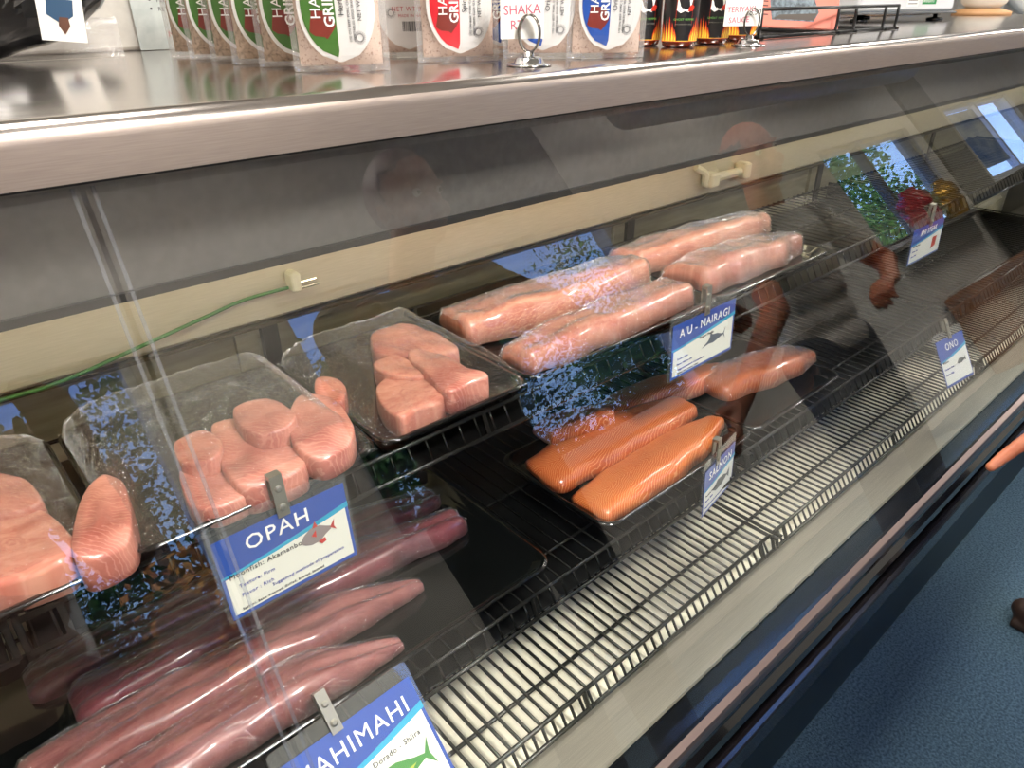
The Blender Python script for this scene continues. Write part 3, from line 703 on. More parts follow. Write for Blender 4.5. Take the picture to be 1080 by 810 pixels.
# ================================================================== THINGS ON THE WORKTOP
BAGF = film('bag_film', refl=2.2, ior=1.5, rough=.12, bump=.8, bscale=55, dist=.008, base=.02, haze=.10, hazecol=(.8, .78, .76), stretch=(1, 1, .5))
SALT = noise_mat('seasoned_salt', 'd8c0b0', '8a5a48', 260, .8, lo=.55, hi=.75, bump=.5, bdist=.001)
SALT2 = noise_mat('herb_salt', 'b49a82', '6e5a42', 240, .8, lo=.45, hi=.75, bump=.5, bdist=.001)
LWH = mat('label_white', 'd6d5d3', .35)
SPL = mat('label_brown', '74281e', .4)
def pillow(w, h, t, z0, n=14, m=18, ins=0.):
    vs, fs = [], []
    for side in (-1, 1):
        for j in range(m):
            for i in range(n):
                u = -1+2*i/(n-1); v = -1+2*j/(m-1)
                d = (max(0, 1-abs(u)**3)*max(0, 1-abs(v)**4))**.6*t/2
                d += .0012*noise.noise(Vector((u*4, v*7, side*3)))
                vs.append((u*w/2, side*d, z0+(v+1)*h/2))
    for sd in range(2):
        o = sd*n*m
        for j in range(m-1):
            for i in range(n-1):
                q = (o+j*n+i, o+j*n+i+1, o+(j+1)*n+i+1, o+(j+1)*n+i); fs.append(q if sd == 0 else q[::-1])
    return vs, fs
def packet(label, loc, rz, lab, kind='side', first=None, flavor='Original', salt=SALT, rx=0.):
    t = thing('seasoning_packet', label, 'packet', loc, (rx, 0, rz), group='seasoning packets standing on the worktop')
    W, H = .104, .185
    v, f = pillow(W*.86, H*.9, .030, .006); b = MB(); b.add(v, f); b.build('salt_filling', salt, t, smooth=True, world=False, weld=False)
    v, f = pillow(W, H, .036, .0005); b = MB(); b.add(v, f)
    o = b.build('clear_bag', BAGF, t, smooth=True, world=False)
    b = MB(); b.box(-W/2, W/2, -.0008, .0008, 0.0, .008); b.box(-W/2, -W/2+.006, -.0008, .0008, 0, H); b.box(W/2-.006, W/2, -.0008, .0008, 0, H); b.build('sealed_edge', BAGF, t, world=False)
    def fn(x, z, d=0):
        u = x/(W/2); v_ = -1+2*z/H
        y = -(max(0, 1-abs(u)**3)*max(0, 1-abs(v_)**4))**.6*.036/2-.0016
        return Vector((x, y-d, z))
    def lens(rx_, rz_, zc, a0=0, a1=360, n=40):
        out = []
        for k in range(n+1):
            a = math.radians(a0+(a1-a0)*k/n); c_ = math.cos(a); zc2 = .064
            out.append((rx_*math.sin(a), zc2-(c_*(rz_-.034) if c_ > 0 else c_*(rz_+.030))))
        return out[:n] if a1-a0 >= 360 else out
    def patch(name, m, pts, lift):
        # fan triangulation from many strips so it follows the pillow
        zs = [p[1] for p in pts]; z0, z1 = min(zs), max(zs); b = MB(); rows = 26; cols = 10; vs = []
        for j in range(rows+1):
            z = z0+(z1-z0)*(j+.02)/(rows+.04); xs = []
            for k in range(len(pts)):
                a, c = pts[k], pts[(k+1) % len(pts)]
                if (a[1]-z)*(c[1]-z) <= 0 and a[1] != c[1]: xs.append(a[0]+(c[0]-a[0])*(z-a[1])/(c[1]-a[1]))
            if not xs: xs = [0, 0]
            lo, hi = min(xs), max(xs)
            for i in range(cols+1): vs.append(fn(lo+(hi-lo)*i/cols, z, lift))
        fs = [(j*(cols+1)+i, j*(cols+1)+i+1, (j+1)*(cols+1)+i+1, (j+1)*(cols+1)+i) for j in range(rows) for i in range(cols)]
        b.add(vs, fs); return b.build(name, m, t, world=False)
    zc = .098
    patch('paper_label', LWH, lens(.0405, .088, zc), .0)
    if kind == 'side':
        cm = mat('label_'+lab, lab, .35)
        L = lens(.0365, .083, zc, 180, 360); L = L[:-1]+[(-.001, .0165+.15*q) for q in [k/8 for k in range(9)]]
        patch('colour_panel', cm, L, .0005)
        patch('splash_mark', SPL, [(-.030, .040), (-.024, .036), (-.021, .040), (-.012, .033), (-.006, .040), (-.002, .046), (-.006, .056), (-.014, .060), (-.018, .056), (-.026, .060), (-.028, .050)], .0009)
        T = lambda s_, sz, x, z, m_, bo=.01: text(s_, sz, m_, t, x, z, 'label_lettering', rot=PI/2, bold=bo, depth=.0001, fn=lambda a, c, d: fn(a, c, .0013+d))
        T('HAWAIIAN', .0150, -.0165, .052, WHT, .02); T('GRILL S', .0150, -.0030, .044, WHT, .02)
        T(flavor, .0085, .0075, .055, INK, .0)
        T('USE ON: BEEF, PORK, CHICKEN', .0036, .0135, .030, INK, .0)
        T('VEGETABLES, EGGS, SEAFOOD', .0036, .0180, .030, INK, .0)
        T('NET WT 8 OZ', .0060, .0255, .050, INK, .0)
        ring_c = (.022, .034)
    else:
        R_ = mat('label_redink', 'b0404a', .5)
        T = lambda s_, sz, x, z, m_=R_, bo=.0: text(s_, sz, m_, t, x, z, 'label_lettering', align='CENTER', bold=bo, depth=.0001, fn=lambda a, c, d: fn(a, c, .0009+d))
        T('USE ON: BEEF, PORK, FISH', .0042, .0, .082); T('NET WT 8 OZ', .0078, .006, .056, R_, .01); T('MADE IN HAWAII', .0048, .008, .049)
        bb = MB(); xx = -.008
        for k in range(18):
            wv = random.choice((.0005, .0009, .0013)); q = [fn(xx, .032, .001), fn(xx+wv, .032, .001), fn(xx+wv, .044, .001), fn(xx, .044, .001)]; bb.add(q, [(0, 1, 2, 3)]); xx += wv+random.choice((.0006, .001))
        bb.build('barcode', INK, t, world=False)
        ring_c = (-.022, .054)
    bb = MB(); n = 20
    for k in range(n):
        a = 2*PI*k/n; r0, r1 = .0042, .0066
        q = [fn(ring_c[0]+r*math.cos(a+d), ring_c[1]+r*math.sin(a+d), .001) for r, d in ((r0, -.05), (r1, -.03), (r1, .03), (r0, .05))]; bb.add(q, [(0, 1, 2, 3)])
    for k in range(24):
        a = 2*PI*k/24; a2 = 2*PI*(k+1)/24
        bb.add([fn(ring_c[0]+r*math.cos(q_), ring_c[1]+r*math.sin(q_), .001) for r, q_ in ((.0034, a), (.0040, a), (.0040, a2), (.0034, a2))], [(0, 1, 2, 3)])
    bb.build('seal_mark', INK, t, world=False)
    return t
GRN, RDD, BLU = '3f6b2a', 'c4202c', '1f4a9c'
yaw = math.radians(-30)
zs = ZT+.0006
for px_, by, lb in ((362, 75, 'front green-labelled Herbal packet, the only one whose whole label shows'), (322, 70, 'green-labelled packet directly behind the front Herbal packet'), (292, 67, 'third green-labelled packet from the front of the green row'),
                    (267, 64, 'fourth green-labelled packet from the front of the green row'), (243, 62, 'fifth green-labelled packet, second from the back of the green row'), (221, 59, 'rearmost green-labelled packet beside the notice sheet')):
    q = pz(px_, by, zs); packet(lb, (q.x, q.y, zs), yaw+random.uniform(-.05, .05), GRN, flavor='Herbal Blend', salt=SALT2 if px_ < 340 else SALT)
q = pz(484, 65, zs); packet('red-labelled packet in front of the other red ones', (q.x, q.y, zs), math.radians(-26), RDD, flavor='Spicy')
q = pz(432, 60, zs); packet('packet with a round white back label in red print', (q.x, q.y, zs), math.radians(-30), RDD, kind='back')
q = pz(400, 60, zs); packet('red-labelled packet half hidden behind the front green one', (q.x-.0, q.y+.05, zs), math.radians(-32), RDD, flavor='Spicy')
q = pz(638, 61, zs); packet('blue-labelled packet at the right end, next to the sauce bottles', (q.x, q.y, zs), math.radians(-34), BLU, flavor='Original')
q = pz(583, 62, zs); packet('blue-labelled packet right behind the ring card holder', (q.x, q.y+.02, zs), math.radians(-40), BLU, flavor='Original')
q = pz(545, 58, zs); packet('blue-labelled packet partly hidden by the handwritten card', (q.x, q.y+.03, zs), math.radians(-40), BLU, flavor='Original')
q = pz(520, 55, zs); packet('rearmost blue-labelled packet, beside the front red one', (q.x, q.y+.03, zs), math.radians(-34), BLU, flavor='Original')
# sauce bottles
BGL = mat('sauce_glass', '5a1c08', .06, coat_weight=1.)
BLK = mat('label_black', '131214', .35)
FL1, FL2, FL3 = mat('flame_red', 'c8321e', .4), mat('flame_orange', 'e08a28', .4), mat('flame_yellow', 'f0cc48', .4)
GTXT = mat('pepper_green', '5f9a4a', .5)
def bottle(label, loc, rz):
    t = thing('sauce_bottle', label, 'bottle', loc, (0, 0, rz), group='hot sauce bottles with flame labels')
    r = .0265
    b = MB(); b.lathe([(.001, 0), (r-.004, 0), (r-.001, .003), (r, .008), (r, .105), (r-.004, .118), (.014, .132), (.0125, .15), (.0125, .158)], 32); b.build('glass_body', BGL, t, smooth=True, world=False)
    b = MB(); b.lathe([(.014, .158), (.015, .16), (.015, .172), (.013, .175)], 24); b.build('cap', BLK, t, smooth=True, world=False)
    def cyl(x, z, d=0): a = x/r; return Vector(((r+.0006+d)*math.sin(a), -(r+.0006+d)*math.cos(a), z))
    b = MB(); n = 40; a1 = 2.6*r
    vs = [cyl(-a1+2*a1*i/n, z) for z in (.0085, .1) for i in range(n+1)]; b.add(vs, [(i, i+1, n+2+i, n+1+i) for i in range(n)]); b.build('label', BLK, t, smooth=True, world=False)
    b = MB(); vs = [cyl(-a1+2*a1*i/n, z, .0002) for z in (.0085, .0098) for i in range(n+1)]; b.add(vs, [(i, i+1, n+2+i, n+1+i) for i in range(n)])
    for x in (-.0125, .0125): b.add([cyl(x-.0002, .03, .0002), cyl(x+.0002, .03, .0002), cyl(x+.0002, .095, .0002), cyl(x-.0002, .095, .0002)], [(0, 1, 2, 3)])
    b.build('label_line', FL1, t, world=False)
    for m_, sc, d in ((FL1, 1., .0004), (FL2, .78, .0006), (FL3, .5, .0008)):
        b = MB()
        for sgn in (-1, 1):
            for (x, w, h) in ((.0115, .004, .017), (.0155, .006, .026), (.0205, .006, .034), (.026, .007, .030), (.032, .007, .024), (.038, .006, .030)):
                x0 = sgn*x
                b.add([cyl(x0-w/2*sc, .0098, d), cyl(x0+w/2*sc, .0098, d), cyl(x0+w*.42*sc, .0098+h*.35*sc, d), cyl(x0+sgn*.002, .0098+h*sc, d), cyl(x0-w*.42*sc, .0098+h*.4*sc, d)], [(0, 1, 2, 3, 4)])
        b.add([cyl(-.036+.009*i_, .0094, d) for i_ in range(9)]+[cyl(-.036+.009*i_, .0100, d) for i_ in range(9)], [(i_, i_+1, i_+10, i_+9) for i_ in range(8)]); b.build('flame_print', m_, t, world=False, weld=True)
    text('GHOST PEPPER', .0042, GTXT, t, 0, .038, 'label_lettering', align='CENTER', bold=.01, depth=.00005, fn=lambda a, c, dd: cyl(a, c, .0005+dd))
    text('HAWAIIAN HOT SAUCE', .0022, INK if False else mat('fade_ink', '8a8a80', .5), t, 0, .032, 'label_lettering', align='CENTER', depth=.00005, fn=lambda a, c, dd: cyl(a, c, .0005+dd))
    b = MB(); P = [(-.012, .052), (-.006, .048), (.0, .051), (.006, .049), (.009, .056), (.011, .066), (.006, .072), (-.004, .074), (-.011, .066)]
    b.add([cyl(x, z, .0004) for x, z in P], [tuple(range(len(P)))]); b.build('white_print', WHT, t, world=False)
    b = MB(); P = [(.004, .050), (.012, .051), (.015, .057), (.010, .060), (.006, .056)]
    b.add([cyl(x, z, .0007) for x, z in P], [tuple(range(len(P)))]); b.build('pepper_print', FL1, t, world=False)
    return t
for px_, by, lb in ((726, 50, 'frontmost flame-labelled sauce bottle'), (688, 48.5, 'flame-labelled sauce bottle just left of the frontmost one'), (760, 46.5, 'flame-labelled sauce bottle just right of the frontmost one'), (664, 46, 'flame-labelled sauce bottle at the left end, touching the blue packet'), (790, 43, 'flame-labelled sauce bottle behind the right ring holder')):
    q = pz(px_, by, zs); bottle(lb, (q.x, q.y+.02, zs), math.radians(-42))
# ring card holders
HAND = mat('hand_red_ink', 'c0506a', .5)
def ring_holder(label, px_, by, coil, rz):
    q = pz(px_, by, zs); t = thing('ring_card_holder', label, 'card holder', (q.x, q.y, zs), (0, 0, rz), group='round-based ring card holders')
    b = MB(); b.lathe([(.001, 0), (.0265, 0), (.027, .0012), (.0245, .002), (.018, .0030), (.0155, .008), (.012, .0095), (.006, .010), (.0055, .0145), (.001, .015)], 36); b.build('base', CHROME, t, smooth=True, world=False)
    b = MB(); pts = []
    n = 30*coil
    for i in range(n+1):
        a = 2*PI*i/30; pts.append(Vector((.0125*math.sin(a), -.0035+.0018*i/30, .034-.0195*math.cos(a))))
    b.tube(pts, .0011, 6); b.build('ring', mat('ring_steel', '8d8780', .2, 1.), t, smooth=True, world=False)
    return t, q
h1, q1 = ring_holder('chrome ring holder with coiled ring in front of the blue packets', 558, 69, 5, math.radians(-55))
h2, q2 = ring_holder('chrome ring holder with a plain ring beside the sauce bottles', 789, 48, 2, math.radians(-30))
def sign(label, q, dx, dz, w, h, rz, words):
    t = thing('handwritten_card', label, 'price card', (q.x+dx[0], q.y+dx[1], zs+dz), (0, 0, rz))
    b = MB(); b.box(-w/2, w/2, -.0003, .0003, 0, h); b.build('card', PAPER, t, world=False)
    for i, (s_, x, z, sz) in enumerate(words): text(s_, sz, HAND if i < 2 else INK, t, x, z, 'hand_lettering', y=-.0004, align='CENTER', rot=.04)
    return t
sign('white handwritten card held in the coiled ring, ending in RT', q1, (.0, .012), .028, .052, .08, math.radians(-30), [('SHAKA', .0, .026, .014), ('RT', -.006, .010, .014)])
sign('white handwritten card in pink ink tucked behind the plain ring', q2, (-.004, .014), .028, .062, .08, math.radians(-34), [('TERIYAKI', -.004, .020, .0115), ('SAUCE', -.006, .005, .0115), ('8.50', .02, .016, .012)])
# white panel, notice sheet, black bag with card at the left
WP = thing('white_chest', 'white foam chest standing at the back of the worktop on the left', 'chest', (.22, 1.36, ZT))
MB().bbox(-.30, .80, 1.335, 1.41, ZT+.0005, ZT+.42, .006).build('body', noise_mat('foam_white', 'bab6ae', 'c2beb6', 60, .7), WP)
MB().box(.415, .421, 1.332, 1.336, ZT+.002, ZT+.42).build('seam', mat('seam_grey', 'a9a498', .7), WP)
nt_ = thing('notice_sheet', 'grey notice sheet with bullet points and MAHALO FOR in red', 'notice', (py_(163, 50, 1.325).x, 1.325, ZT+.001), (math.radians(0), 0, math.radians(0)))
MB().box(-.022, .10, -.0015, 0, 0, .25).build('sheet', noise_mat('laminated_grey', 'a9b0ae', 'b9bfbc', 50, .3), nt_, world=False)
for k in range(9):
    text(('  RETURN ALL ITEMS', '  PLEASE KEEP CLEAN', '  CHECK THE LIST', '  KEEP LID CLOSED')[k % 4], .0085, INK, nt_, .012, .055+k*.0125, 'notice_lettering', y=-.0017, bold=.01)
    flat(nt_, 'bullet', INK, [(.006, .057+k*.0125), (.009, .057+k*.0125), (.009, .060+k*.0125), (.006, .060+k*.0125)], -.0017)
text('MAHALO FOR', .0125, mat('notice_red', 'a83a3a', .5), nt_, .025, .018, 'notice_lettering', y=-.0017, bold=.02)
q = py_(22, 60, 1.22); q.z = zs
bgr = thing('black_packet', 'shiny black crumpled packet with a white card at the far left of the worktop', 'packet', (q.x, q.y, zs))
v, f = [], []
nu_, nv_ = 40, 24
for j in range(nv_+1):
    for i in range(nu_):
        a = 2*PI*i/nu_; ph = PI*j/nv_
        p = Vector((math.cos(a)*math.sin(ph)*.17, math.sin(a)*math.sin(ph)*.06, .085-math.cos(ph)*.085))
        k = 1+.18*noise.noise(p*18)+.25*abs(noise.noise(p*9+Vector((5, 0, 0))))
        v.append(Vector((p.x*k-.075, p.y*k, max(p.z, 0)*1.0)))
f = [(j*nu_+i, j*nu_+(i+1) % nu_, (j+1)*nu_+(i+1) % nu_, (j+1)*nu_+i) for j in range(nv_) for i in range(nu_)]
MB().add(v, f).build('bag', mat('black_film', '111214', .14, coat_weight=.8), bgr, smooth=False, world=False, weld=True)
b = MB(); M = Matrix.Translation((.038, -.075, .025)) @ Matrix.Rotation(math.radians(6), 4, 'Y') @ Matrix.Rotation(math.radians(-25), 4, 'Z')
b.box(-.022, .030, -.0005, .0005, 0, .12, M); b.build('white_card', PAPER, bgr, world=False)
b = MB(); b.add([M @ Vector(p_) for p_ in ((-.012, -.0009, .030), (.004, -.0009, .020), (.018, -.0009, .030), (.020, -.0009, .048), (-.010, -.0009, .050))], [(0, 1, 2, 3, 4)]); b.build('card_mark', mat('mark_blue', '2c4c6c', .5), bgr, world=False)
b = MB(); b.add([M @ Vector(p_) for p_ in ((.0, -.0012, .018), (.006, -.0012, .008), (.013, -.0012, .018), (.012, -.0012, .028), (.002, -.0012, .028))], [(0, 1, 2, 3, 4)]); b.build('card_mark', mat('mark_brown', '5c3a2c', .5), bgr, world=False)
v, f = pillow(.26, .05, .03, 0); MB().add(v, f).build('clear_corner', BAGF, bgr, smooth=True, world=False)
# wire basket with leaflets
BW = mat('basket_wire', '0d0d0d', .35)
A = pz(806, 42, ZT); B_ = pz(940, 35, ZT)
yb0 = A.y+.0; xb0, xb1 = A.x, B_.x
yb0 = .78; xb0 = py_(800, 40, yb0).x; xb1 = py_(943, 30, yb0).x
topz = py_(870, 8, yb0).z
bk = thing('wire_basket', 'black wire basket of pink leaflets on the worktop', 'basket', ((xb0+xb1)/2, yb0+.1, ZT))
zb = ZT+.004
def bar(pts, nm='wire'): b = MB(); b.tube(pts, .0032, 8); b.build(nm, BW, bk, smooth=True)
xm = (py_(880, 38, yb0).x, py_(898, 38, yb0).x, py_(930, 30, yb0).x)
for z in (zb, topz): bar([(xb0, yb0, z), (xb1, yb0, z)], 'front_rail'); bar([(xb0, yb0+.2, z), (xb1, yb0+.2, z)], 'back_rail')
for x in (xb0, *xm, xb1): bar(spline([(x, yb0, topz), (x, yb0, zb+.004), (x, yb0+.006, zb), (x, yb0+.19, zb), (x, yb0+.2, zb+.01), (x, yb0+.2, topz)], 3), 'upright')
LF = thing('pink_leaflet', 'salmon pink leaflet with a grey aerial photo lying in the wire basket', 'leaflet', (xb0+.17, yb0+.06, zb+.012), (math.radians(-14), math.radians(3), math.radians(-18)))
PKP = mat('leaflet_pink', 'e88a78', .6)
MB().box(-.17, .16, -.001, .0, 0, .085).build('sheet', PKP, LF, world=False)
MB().box(-.17, .15, -.0, .012, 0, .075).build('sheet_stack', PKP, LF, world=False)
flat(LF, 'photo_print', noise_mat('aerial_photo', '8a9aa4', '4c545a', 90, .5), [(-.02, .012), (.09, .012), (.105, .03), (.08, .075), (-.03, .075)], -.0014)
flat(LF, 'photo_print', mat('asphalt_print', '5c544e', .5), [(-.018, .014), (.09, .014), (.1, .028), (.0, .022)], -.0017)
for k in range(7): flat(LF, 'print_line', INK, [(-.05, .02+k*.008), (-.03, .02+k*.008), (-.03, .022+k*.008), (-.05, .022+k*.008)], -.0014)
text('SEAFOOD MARKET NEWS', .007, mat('leaf_ink', '9a4a40', .5), LF, -.15, .003, 'leaflet_lettering', y=-.0014)
# black pan behind
q = pz(905, 30, ZT)
bp_ = thing('black_bowl', 'black shallow bowl behind the wire basket', 'bowl', (xb1-.02, yb0+.36, zs))
MB().lathe([(.001, 0), (.10, 0), (.12, .006), (.135, .045), (.15, .05), (.15, .053), (.132, .05), (.115, .010), (.001, .008)], 40).build('bowl_body', BLACKP, bp_, smooth=True, world=False)
# scale
q = pz(985, 22, ZT)
sc_ = thing('counter_scale', 'white counter scale with green sticker on round black feet', 'scale', (q.x, q.y, zs), (0, 0, math.radians(-20)))
for fx, fy in ((0, 0), (-.30, .0), (0, .28), (-.30, .28)):
    MB().lathe([(.001, 0), (.022, 0), (.024, .004), (.022, .008), (.006, .010), (.006, .022), (.001, .022)], 24, c=(fx, fy, 0)).build('foot', BLACKP, sc_, smooth=True, world=False)
MB().bbox(-.34, .045, -.035, .32, .020, .026, .002).build('base_plate', mat('scale_dark', '55585a', .4), sc_, world=False)
MB().bbox(-.34, .035, -.03, .32, .0262, .11, .008).build('scale_body', mat('scale_white', 'd4d6d8', .4), sc_, world=False)
flat(sc_, 'green_sticker', mat('sticker_green', '2f8a4e', .5), [(-.10, .045), (-.045, .045), (-.045, .085), (-.10, .085)], -.0305)
text('WEIGHTS', .009, WHT, sc_, -.097, .05, 'sticker_lettering', y=-.031)
flat(sc_, 'white_sticker', PAPER, [(-.16, .040), (-.115, .040), (-.115, .085), (-.16, .085)], -.0305)
for k in range(4): flat(sc_, 'print_line', INK, [(-.155, .046+k*.009), (-.12, .046+k*.009), (-.12, .048+k*.009), (-.155, .048+k*.009)], -.0309)
# white sack / pot
q = pz(1034, 16, ZT)
jr = thing('white_jar', 'white round jar with tan foot at the far right of the worktop', 'jar', (q.x, q.y, zs))
MB().lathe([(.001, .02), (.05, .02), (.075, .04), (.085, .07), (.08, .11), (.06, .14), (.03, .15), (.001, .15)], 32).build('jar_body', mat('jar_white', 'dcd8cc', .5), jr, smooth=True, world=False)
MB().lathe([(.001, 0), (.10, 0), (.10, .012), (.06, .024), (.001, .024)], 32).build('foot', mat('tan_foot', 'b08458', .6), jr, smooth=True, world=False)
# low steel upstand at the far end
tag(MB().bbox(2.6, 3.55, 1.30, 1.33, ZT+.0005, ZT+.02, .003).build('steel_upstand', STEEL), 'low steel upstand along the rear of the worktop at its far right', 'upstand')

# ================================================================== OUTSIDE
struct(MB().box(-14, 26, -24, YW-.15, -.3, -.12).build('pavement_ground', noise_mat('pavement', '4c4c4a', '5c5b58', 8, .9)))
LEAFS = [noise_mat('leaf_green', '2c5a1e', '5a8a2c', 3, .6), noise_mat('leaf_dark', '1c3d18', '3a6a24', 3, .6), noise_mat('leaf_rust', '9a5a24', 'c88a34', 3, .6)]
TRK = noise_mat('bark', '4a3a2c', '6a5644', 14, .9, bump=.4)
def crown_mesh(n, size, seed, m, ls=.07):
    rnd = random.Random(seed); vs, fs = [], []
    lob = [(Vector((rnd.uniform(-.6, .6), rnd.uniform(-.5, .5), rnd.uniform(-.6, .6))), rnd.uniform(.35, .6)) for _ in range(9)]
    for i in range(n):
        c, r = lob[rnd.randrange(len(lob))]
        d = Vector((rnd.gauss(0, 1), rnd.gauss(0, 1), rnd.gauss(0, 1))).normalized()*r*rnd.uniform(.55, 1.05)
        p = (c+d)*size
        a = Vector((rnd.gauss(0, 1), rnd.gauss(0, 1), rnd.gauss(0, 1))).normalized(); b_ = a.orthogonal().normalized()
        s = ls*rnd.uniform(.6, 1.2); k = len(vs)
        vs += [p-a*s, p+b_*s*.55, p+a*s, p-b_*s*.55]; fs.append((k, k+1, k+2, k+3))
    me = bpy.data.meshes.new('foliage'); me.from_pydata([tuple(v_) for v_ in vs], [], fs); me.materials.append(m); return me
CR = [crown_mesh(6000, 1.5, 1, LEAFS[0], .042), crown_mesh(9500, 1.5, 2, LEAFS[1], .045), crown_mesh(2200, .8, 3, LEAFS[2], .045), crown_mesh(2600, 1.5, 9, LEAFS[1], .045)]
def tree(label, x, y, z, s, k, cat='tree'):
    t = thing('leafy_tree' if k != 2 else 'rust_shrub', label, cat, (x, y, -.12), group='trees outside the windows' if k != 2 else None)
    o = bpy.data.objects.new('foliage', CR[k]); COL.objects.link(o); o.parent = t; o.location = (0, 0, z+.12); o.scale = (s, s, s); o.rotation_euler = (0, 0, x*2.1)
    b = MB(); b.tube([(0, 0, 0), (.05, 0, (z+.12)*.5), (0, .05, z+.12)], [.12*s, .09*s, .05*s], 10); b.build('trunk', TRK, t, smooth=True, world=False)
tree('airy green tree seen through the narrow left window', .9, -6.4, 3.3, 1., 3)
tree('dark dense tree low behind the narrow left window', .3, -9.0, 1.6, 1.1, 1)
tree('green tree beyond the left part of the wide window', 2.8, -5.6, 2.3, 1.0, 1)
tree('dark tree set back between the two nearer trees of the wide window', 5.3, -6.4, 2.7, 1.15, 1)
tree('dark tree in the middle of the wide window view', 5.6, -9.6, 2.6, 1.5, 1)
tree('airy tree at the right part of the wide window view', 7.9, -5.8, 3.2, 1.1, 0)
tree('tall green tree beyond the two-pane window', 15.0, -6.0, 2.6, 1.4, 0)
tree('dark tree far to the right beyond the two-pane window', 19.5, -9.0, 2.8, 1.8, 1)
tree('dense tree between the wide and the two-pane window', 11.2, -9.8, 2.6, 1.6, 1)
tree('rust-leaved shrub low outside the narrow left window', 1.15, -4.0, 1.25, 1.0, 2, 'shrub')
rnd = random.Random(5); vs, fs = [], []
for i in range(12000):
    p = Vector((rnd.uniform(-4, 24), -12.6+rnd.uniform(-.5, .5), rnd.uniform(-.1, 1.9+.4*math.sin(rnd.random()*6)))); a = Vector((rnd.gauss(0, 1), rnd.gauss(0, 1), rnd.gauss(0, 1))).normalized()*.13; b_ = a.orthogonal().normalized()*.08
    k = len(vs); vs += [p-a, p+b_, p+a, p-b_]; fs.append((k, k+1, k+2, k+3))
hg = thing('clipped_hedge', 'long dark green hedge across the street beyond the trees', 'hedge', (10, -12.6, -.12))
o = MB().add(vs, fs).build('leaves', LEAFS[1], hg, recalc=False); o['kind'] = 'stuff'
MB().box(-4, 24, -12.8, -12.4, -.12, 1.7).build('branch_core', LEAFS[1], hg)
# parked car outside at the right
CARB = mat('car_paint', '4d78b8', .2, coat_weight=1.)
cr = thing('parked_car', 'blue parked car outside the windows on the right', 'car', (11.0, -3.4, -.12))
b = MB(); S_ = [(-2.1, .35), (-2.15, .75), (-1.5, .92), (-.9, 1.38), (.7, 1.42), (1.4, .98), (2.1, .86), (2.2, .4), (1.9, .3), (-1.9, .3)]
b.poly([Vector((x, -.8, z)) for x, z in S_], 1.6, (0, -1, 0)); b.build('body', CARB, cr, world=False)
b = MB(); b.poly([Vector((x, .815, z)) for x, z in ((-1.3, .95), (-.8, 1.32), (.6, 1.34), (1.2, .98))], .02, (0, 1, 0)); b.build('side_window', mat('car_glass', '1c2430', .05), cr, world=False)
for x in (-1.35, 1.4):
    for y in (-.72, .72):
        M = Matrix.Translation((x, y, .32)) @ Matrix.Rotation(PI/2, 4, 'X'); MB().lathe([(.01, -.11), (.18, -.11), (.31, -.09), (.32, 0), (.31, .09), (.18, .11), (.01, .11)], 28, M=M).build('wheel', mat('tyre', '17181a', .7), cr, smooth=True, world=False)

# ================================================================== SHOP SIDE BEHIND THE CAMERA (seen in the glass)
HD = noise_mat('duct_metal', '9a9c9e', 'aeb0b2', 5, .3, .9)
M = Matrix.Translation((3.1, -.95, 2.42)) @ Matrix.Rotation(PI/2, 4, 'Y')
tag(MB().lathe([(.16, 0), (.17, .01), (.17, .8), (.175, .81), (.17, .83), (.17, 2.0), (.175, 2.02), (.17, 2.04), (.17, 3.4), (.16, 3.41)], 32, M=M).build('ceiling_duct', HD, smooth=True), 'round metal air duct running under the ceiling above the windows', 'air duct')
tv = thing('wall_screen', 'black screen hung high above the wide window', 'screen', (2.3, YW, 2.12))
MB().bbox(1.9, 2.75, YW+.001, YW+.06, 2.12, 2.62, .01).build('casing', BLACKP, tv); MB().box(1.93, 2.72, YW+.06, YW+.062, 2.15, 2.59).build('screen_panel', mat('dark_screen', '0d1412', .08), tv)
def foil(name, label, x, y, z, w, h, m):
    vs, fs = [], []; n_, k_ = 20, 12
    for j in range(k_+1):
        v_ = j/k_; r = w*(.9+.25*math.sin(v_*PI)) if v_ < .85 else w*(.75-1.2*(v_-.85))
        for i in range(n_):
            a = 2*PI*i/n_; q_ = Vector((math.cos(a), math.sin(a)*.55, v_*3)); r2 = r*(1+.22*noise.noise(q_*2.4+Vector((x, 0, 0))))
            vs.append((x+r2*math.cos(a), y+r2*.5*math.sin(a), z+h*v_))
    for j in range(k_):
        for i in range(n_): fs.append((j*n_+i, j*n_+(i+1) % n_, (j+1)*n_+(i+1) % n_, (j+1)*n_+i))
    fs += [tuple(range(n_))[::-1], tuple(range(k_*n_, (k_+1)*n_))]
    return tag(MB().add(vs, fs).build(name, m), label, 'package')
struct(MB().box(5.3, 6.87, YW+.001, YW+.26, 1.075, 1.10).build('trim_2', FRG))
foil('foil_package', 'crumpled red foil package on the sill of the two-pane window', 5.80, YW+.13, 1.1005, .17, .36, noise_mat('foil_red', '8a1420', 'c02030', 9, .3, bump=.5, bdist=.02))
foil('foil_package', 'crumpled gold foil package on the sill right of the red one', 6.35, YW+.13, 1.1005, .14, .34, noise_mat('foil_gold', 'a8741c', 'd8a83c', 9, .25, .6, bump=.5, bdist=.02))
cb = thing('dark_cabinet', 'dark steel cabinet standing below the far right window', 'cabinet', (7.4, YW+.2, 0))
MB().bbox(6.95, 8.6, YW+.035, YW+.45, .0, 1.20, .012).build('body', mat('cab_dark', '26251f', .35, .5), cb)
MB().bbox(7.05, 8.5, YW+.45, YW+.465, .2, 1.05, .006).build('door', mat('cab_olive', '4e4c40', .35, .4), cb)
wb = thing('wooden_crate', 'brown wooden crate with a sheet of paper on it below the two-pane window', 'crate', (6.1, YW+.2, 0))
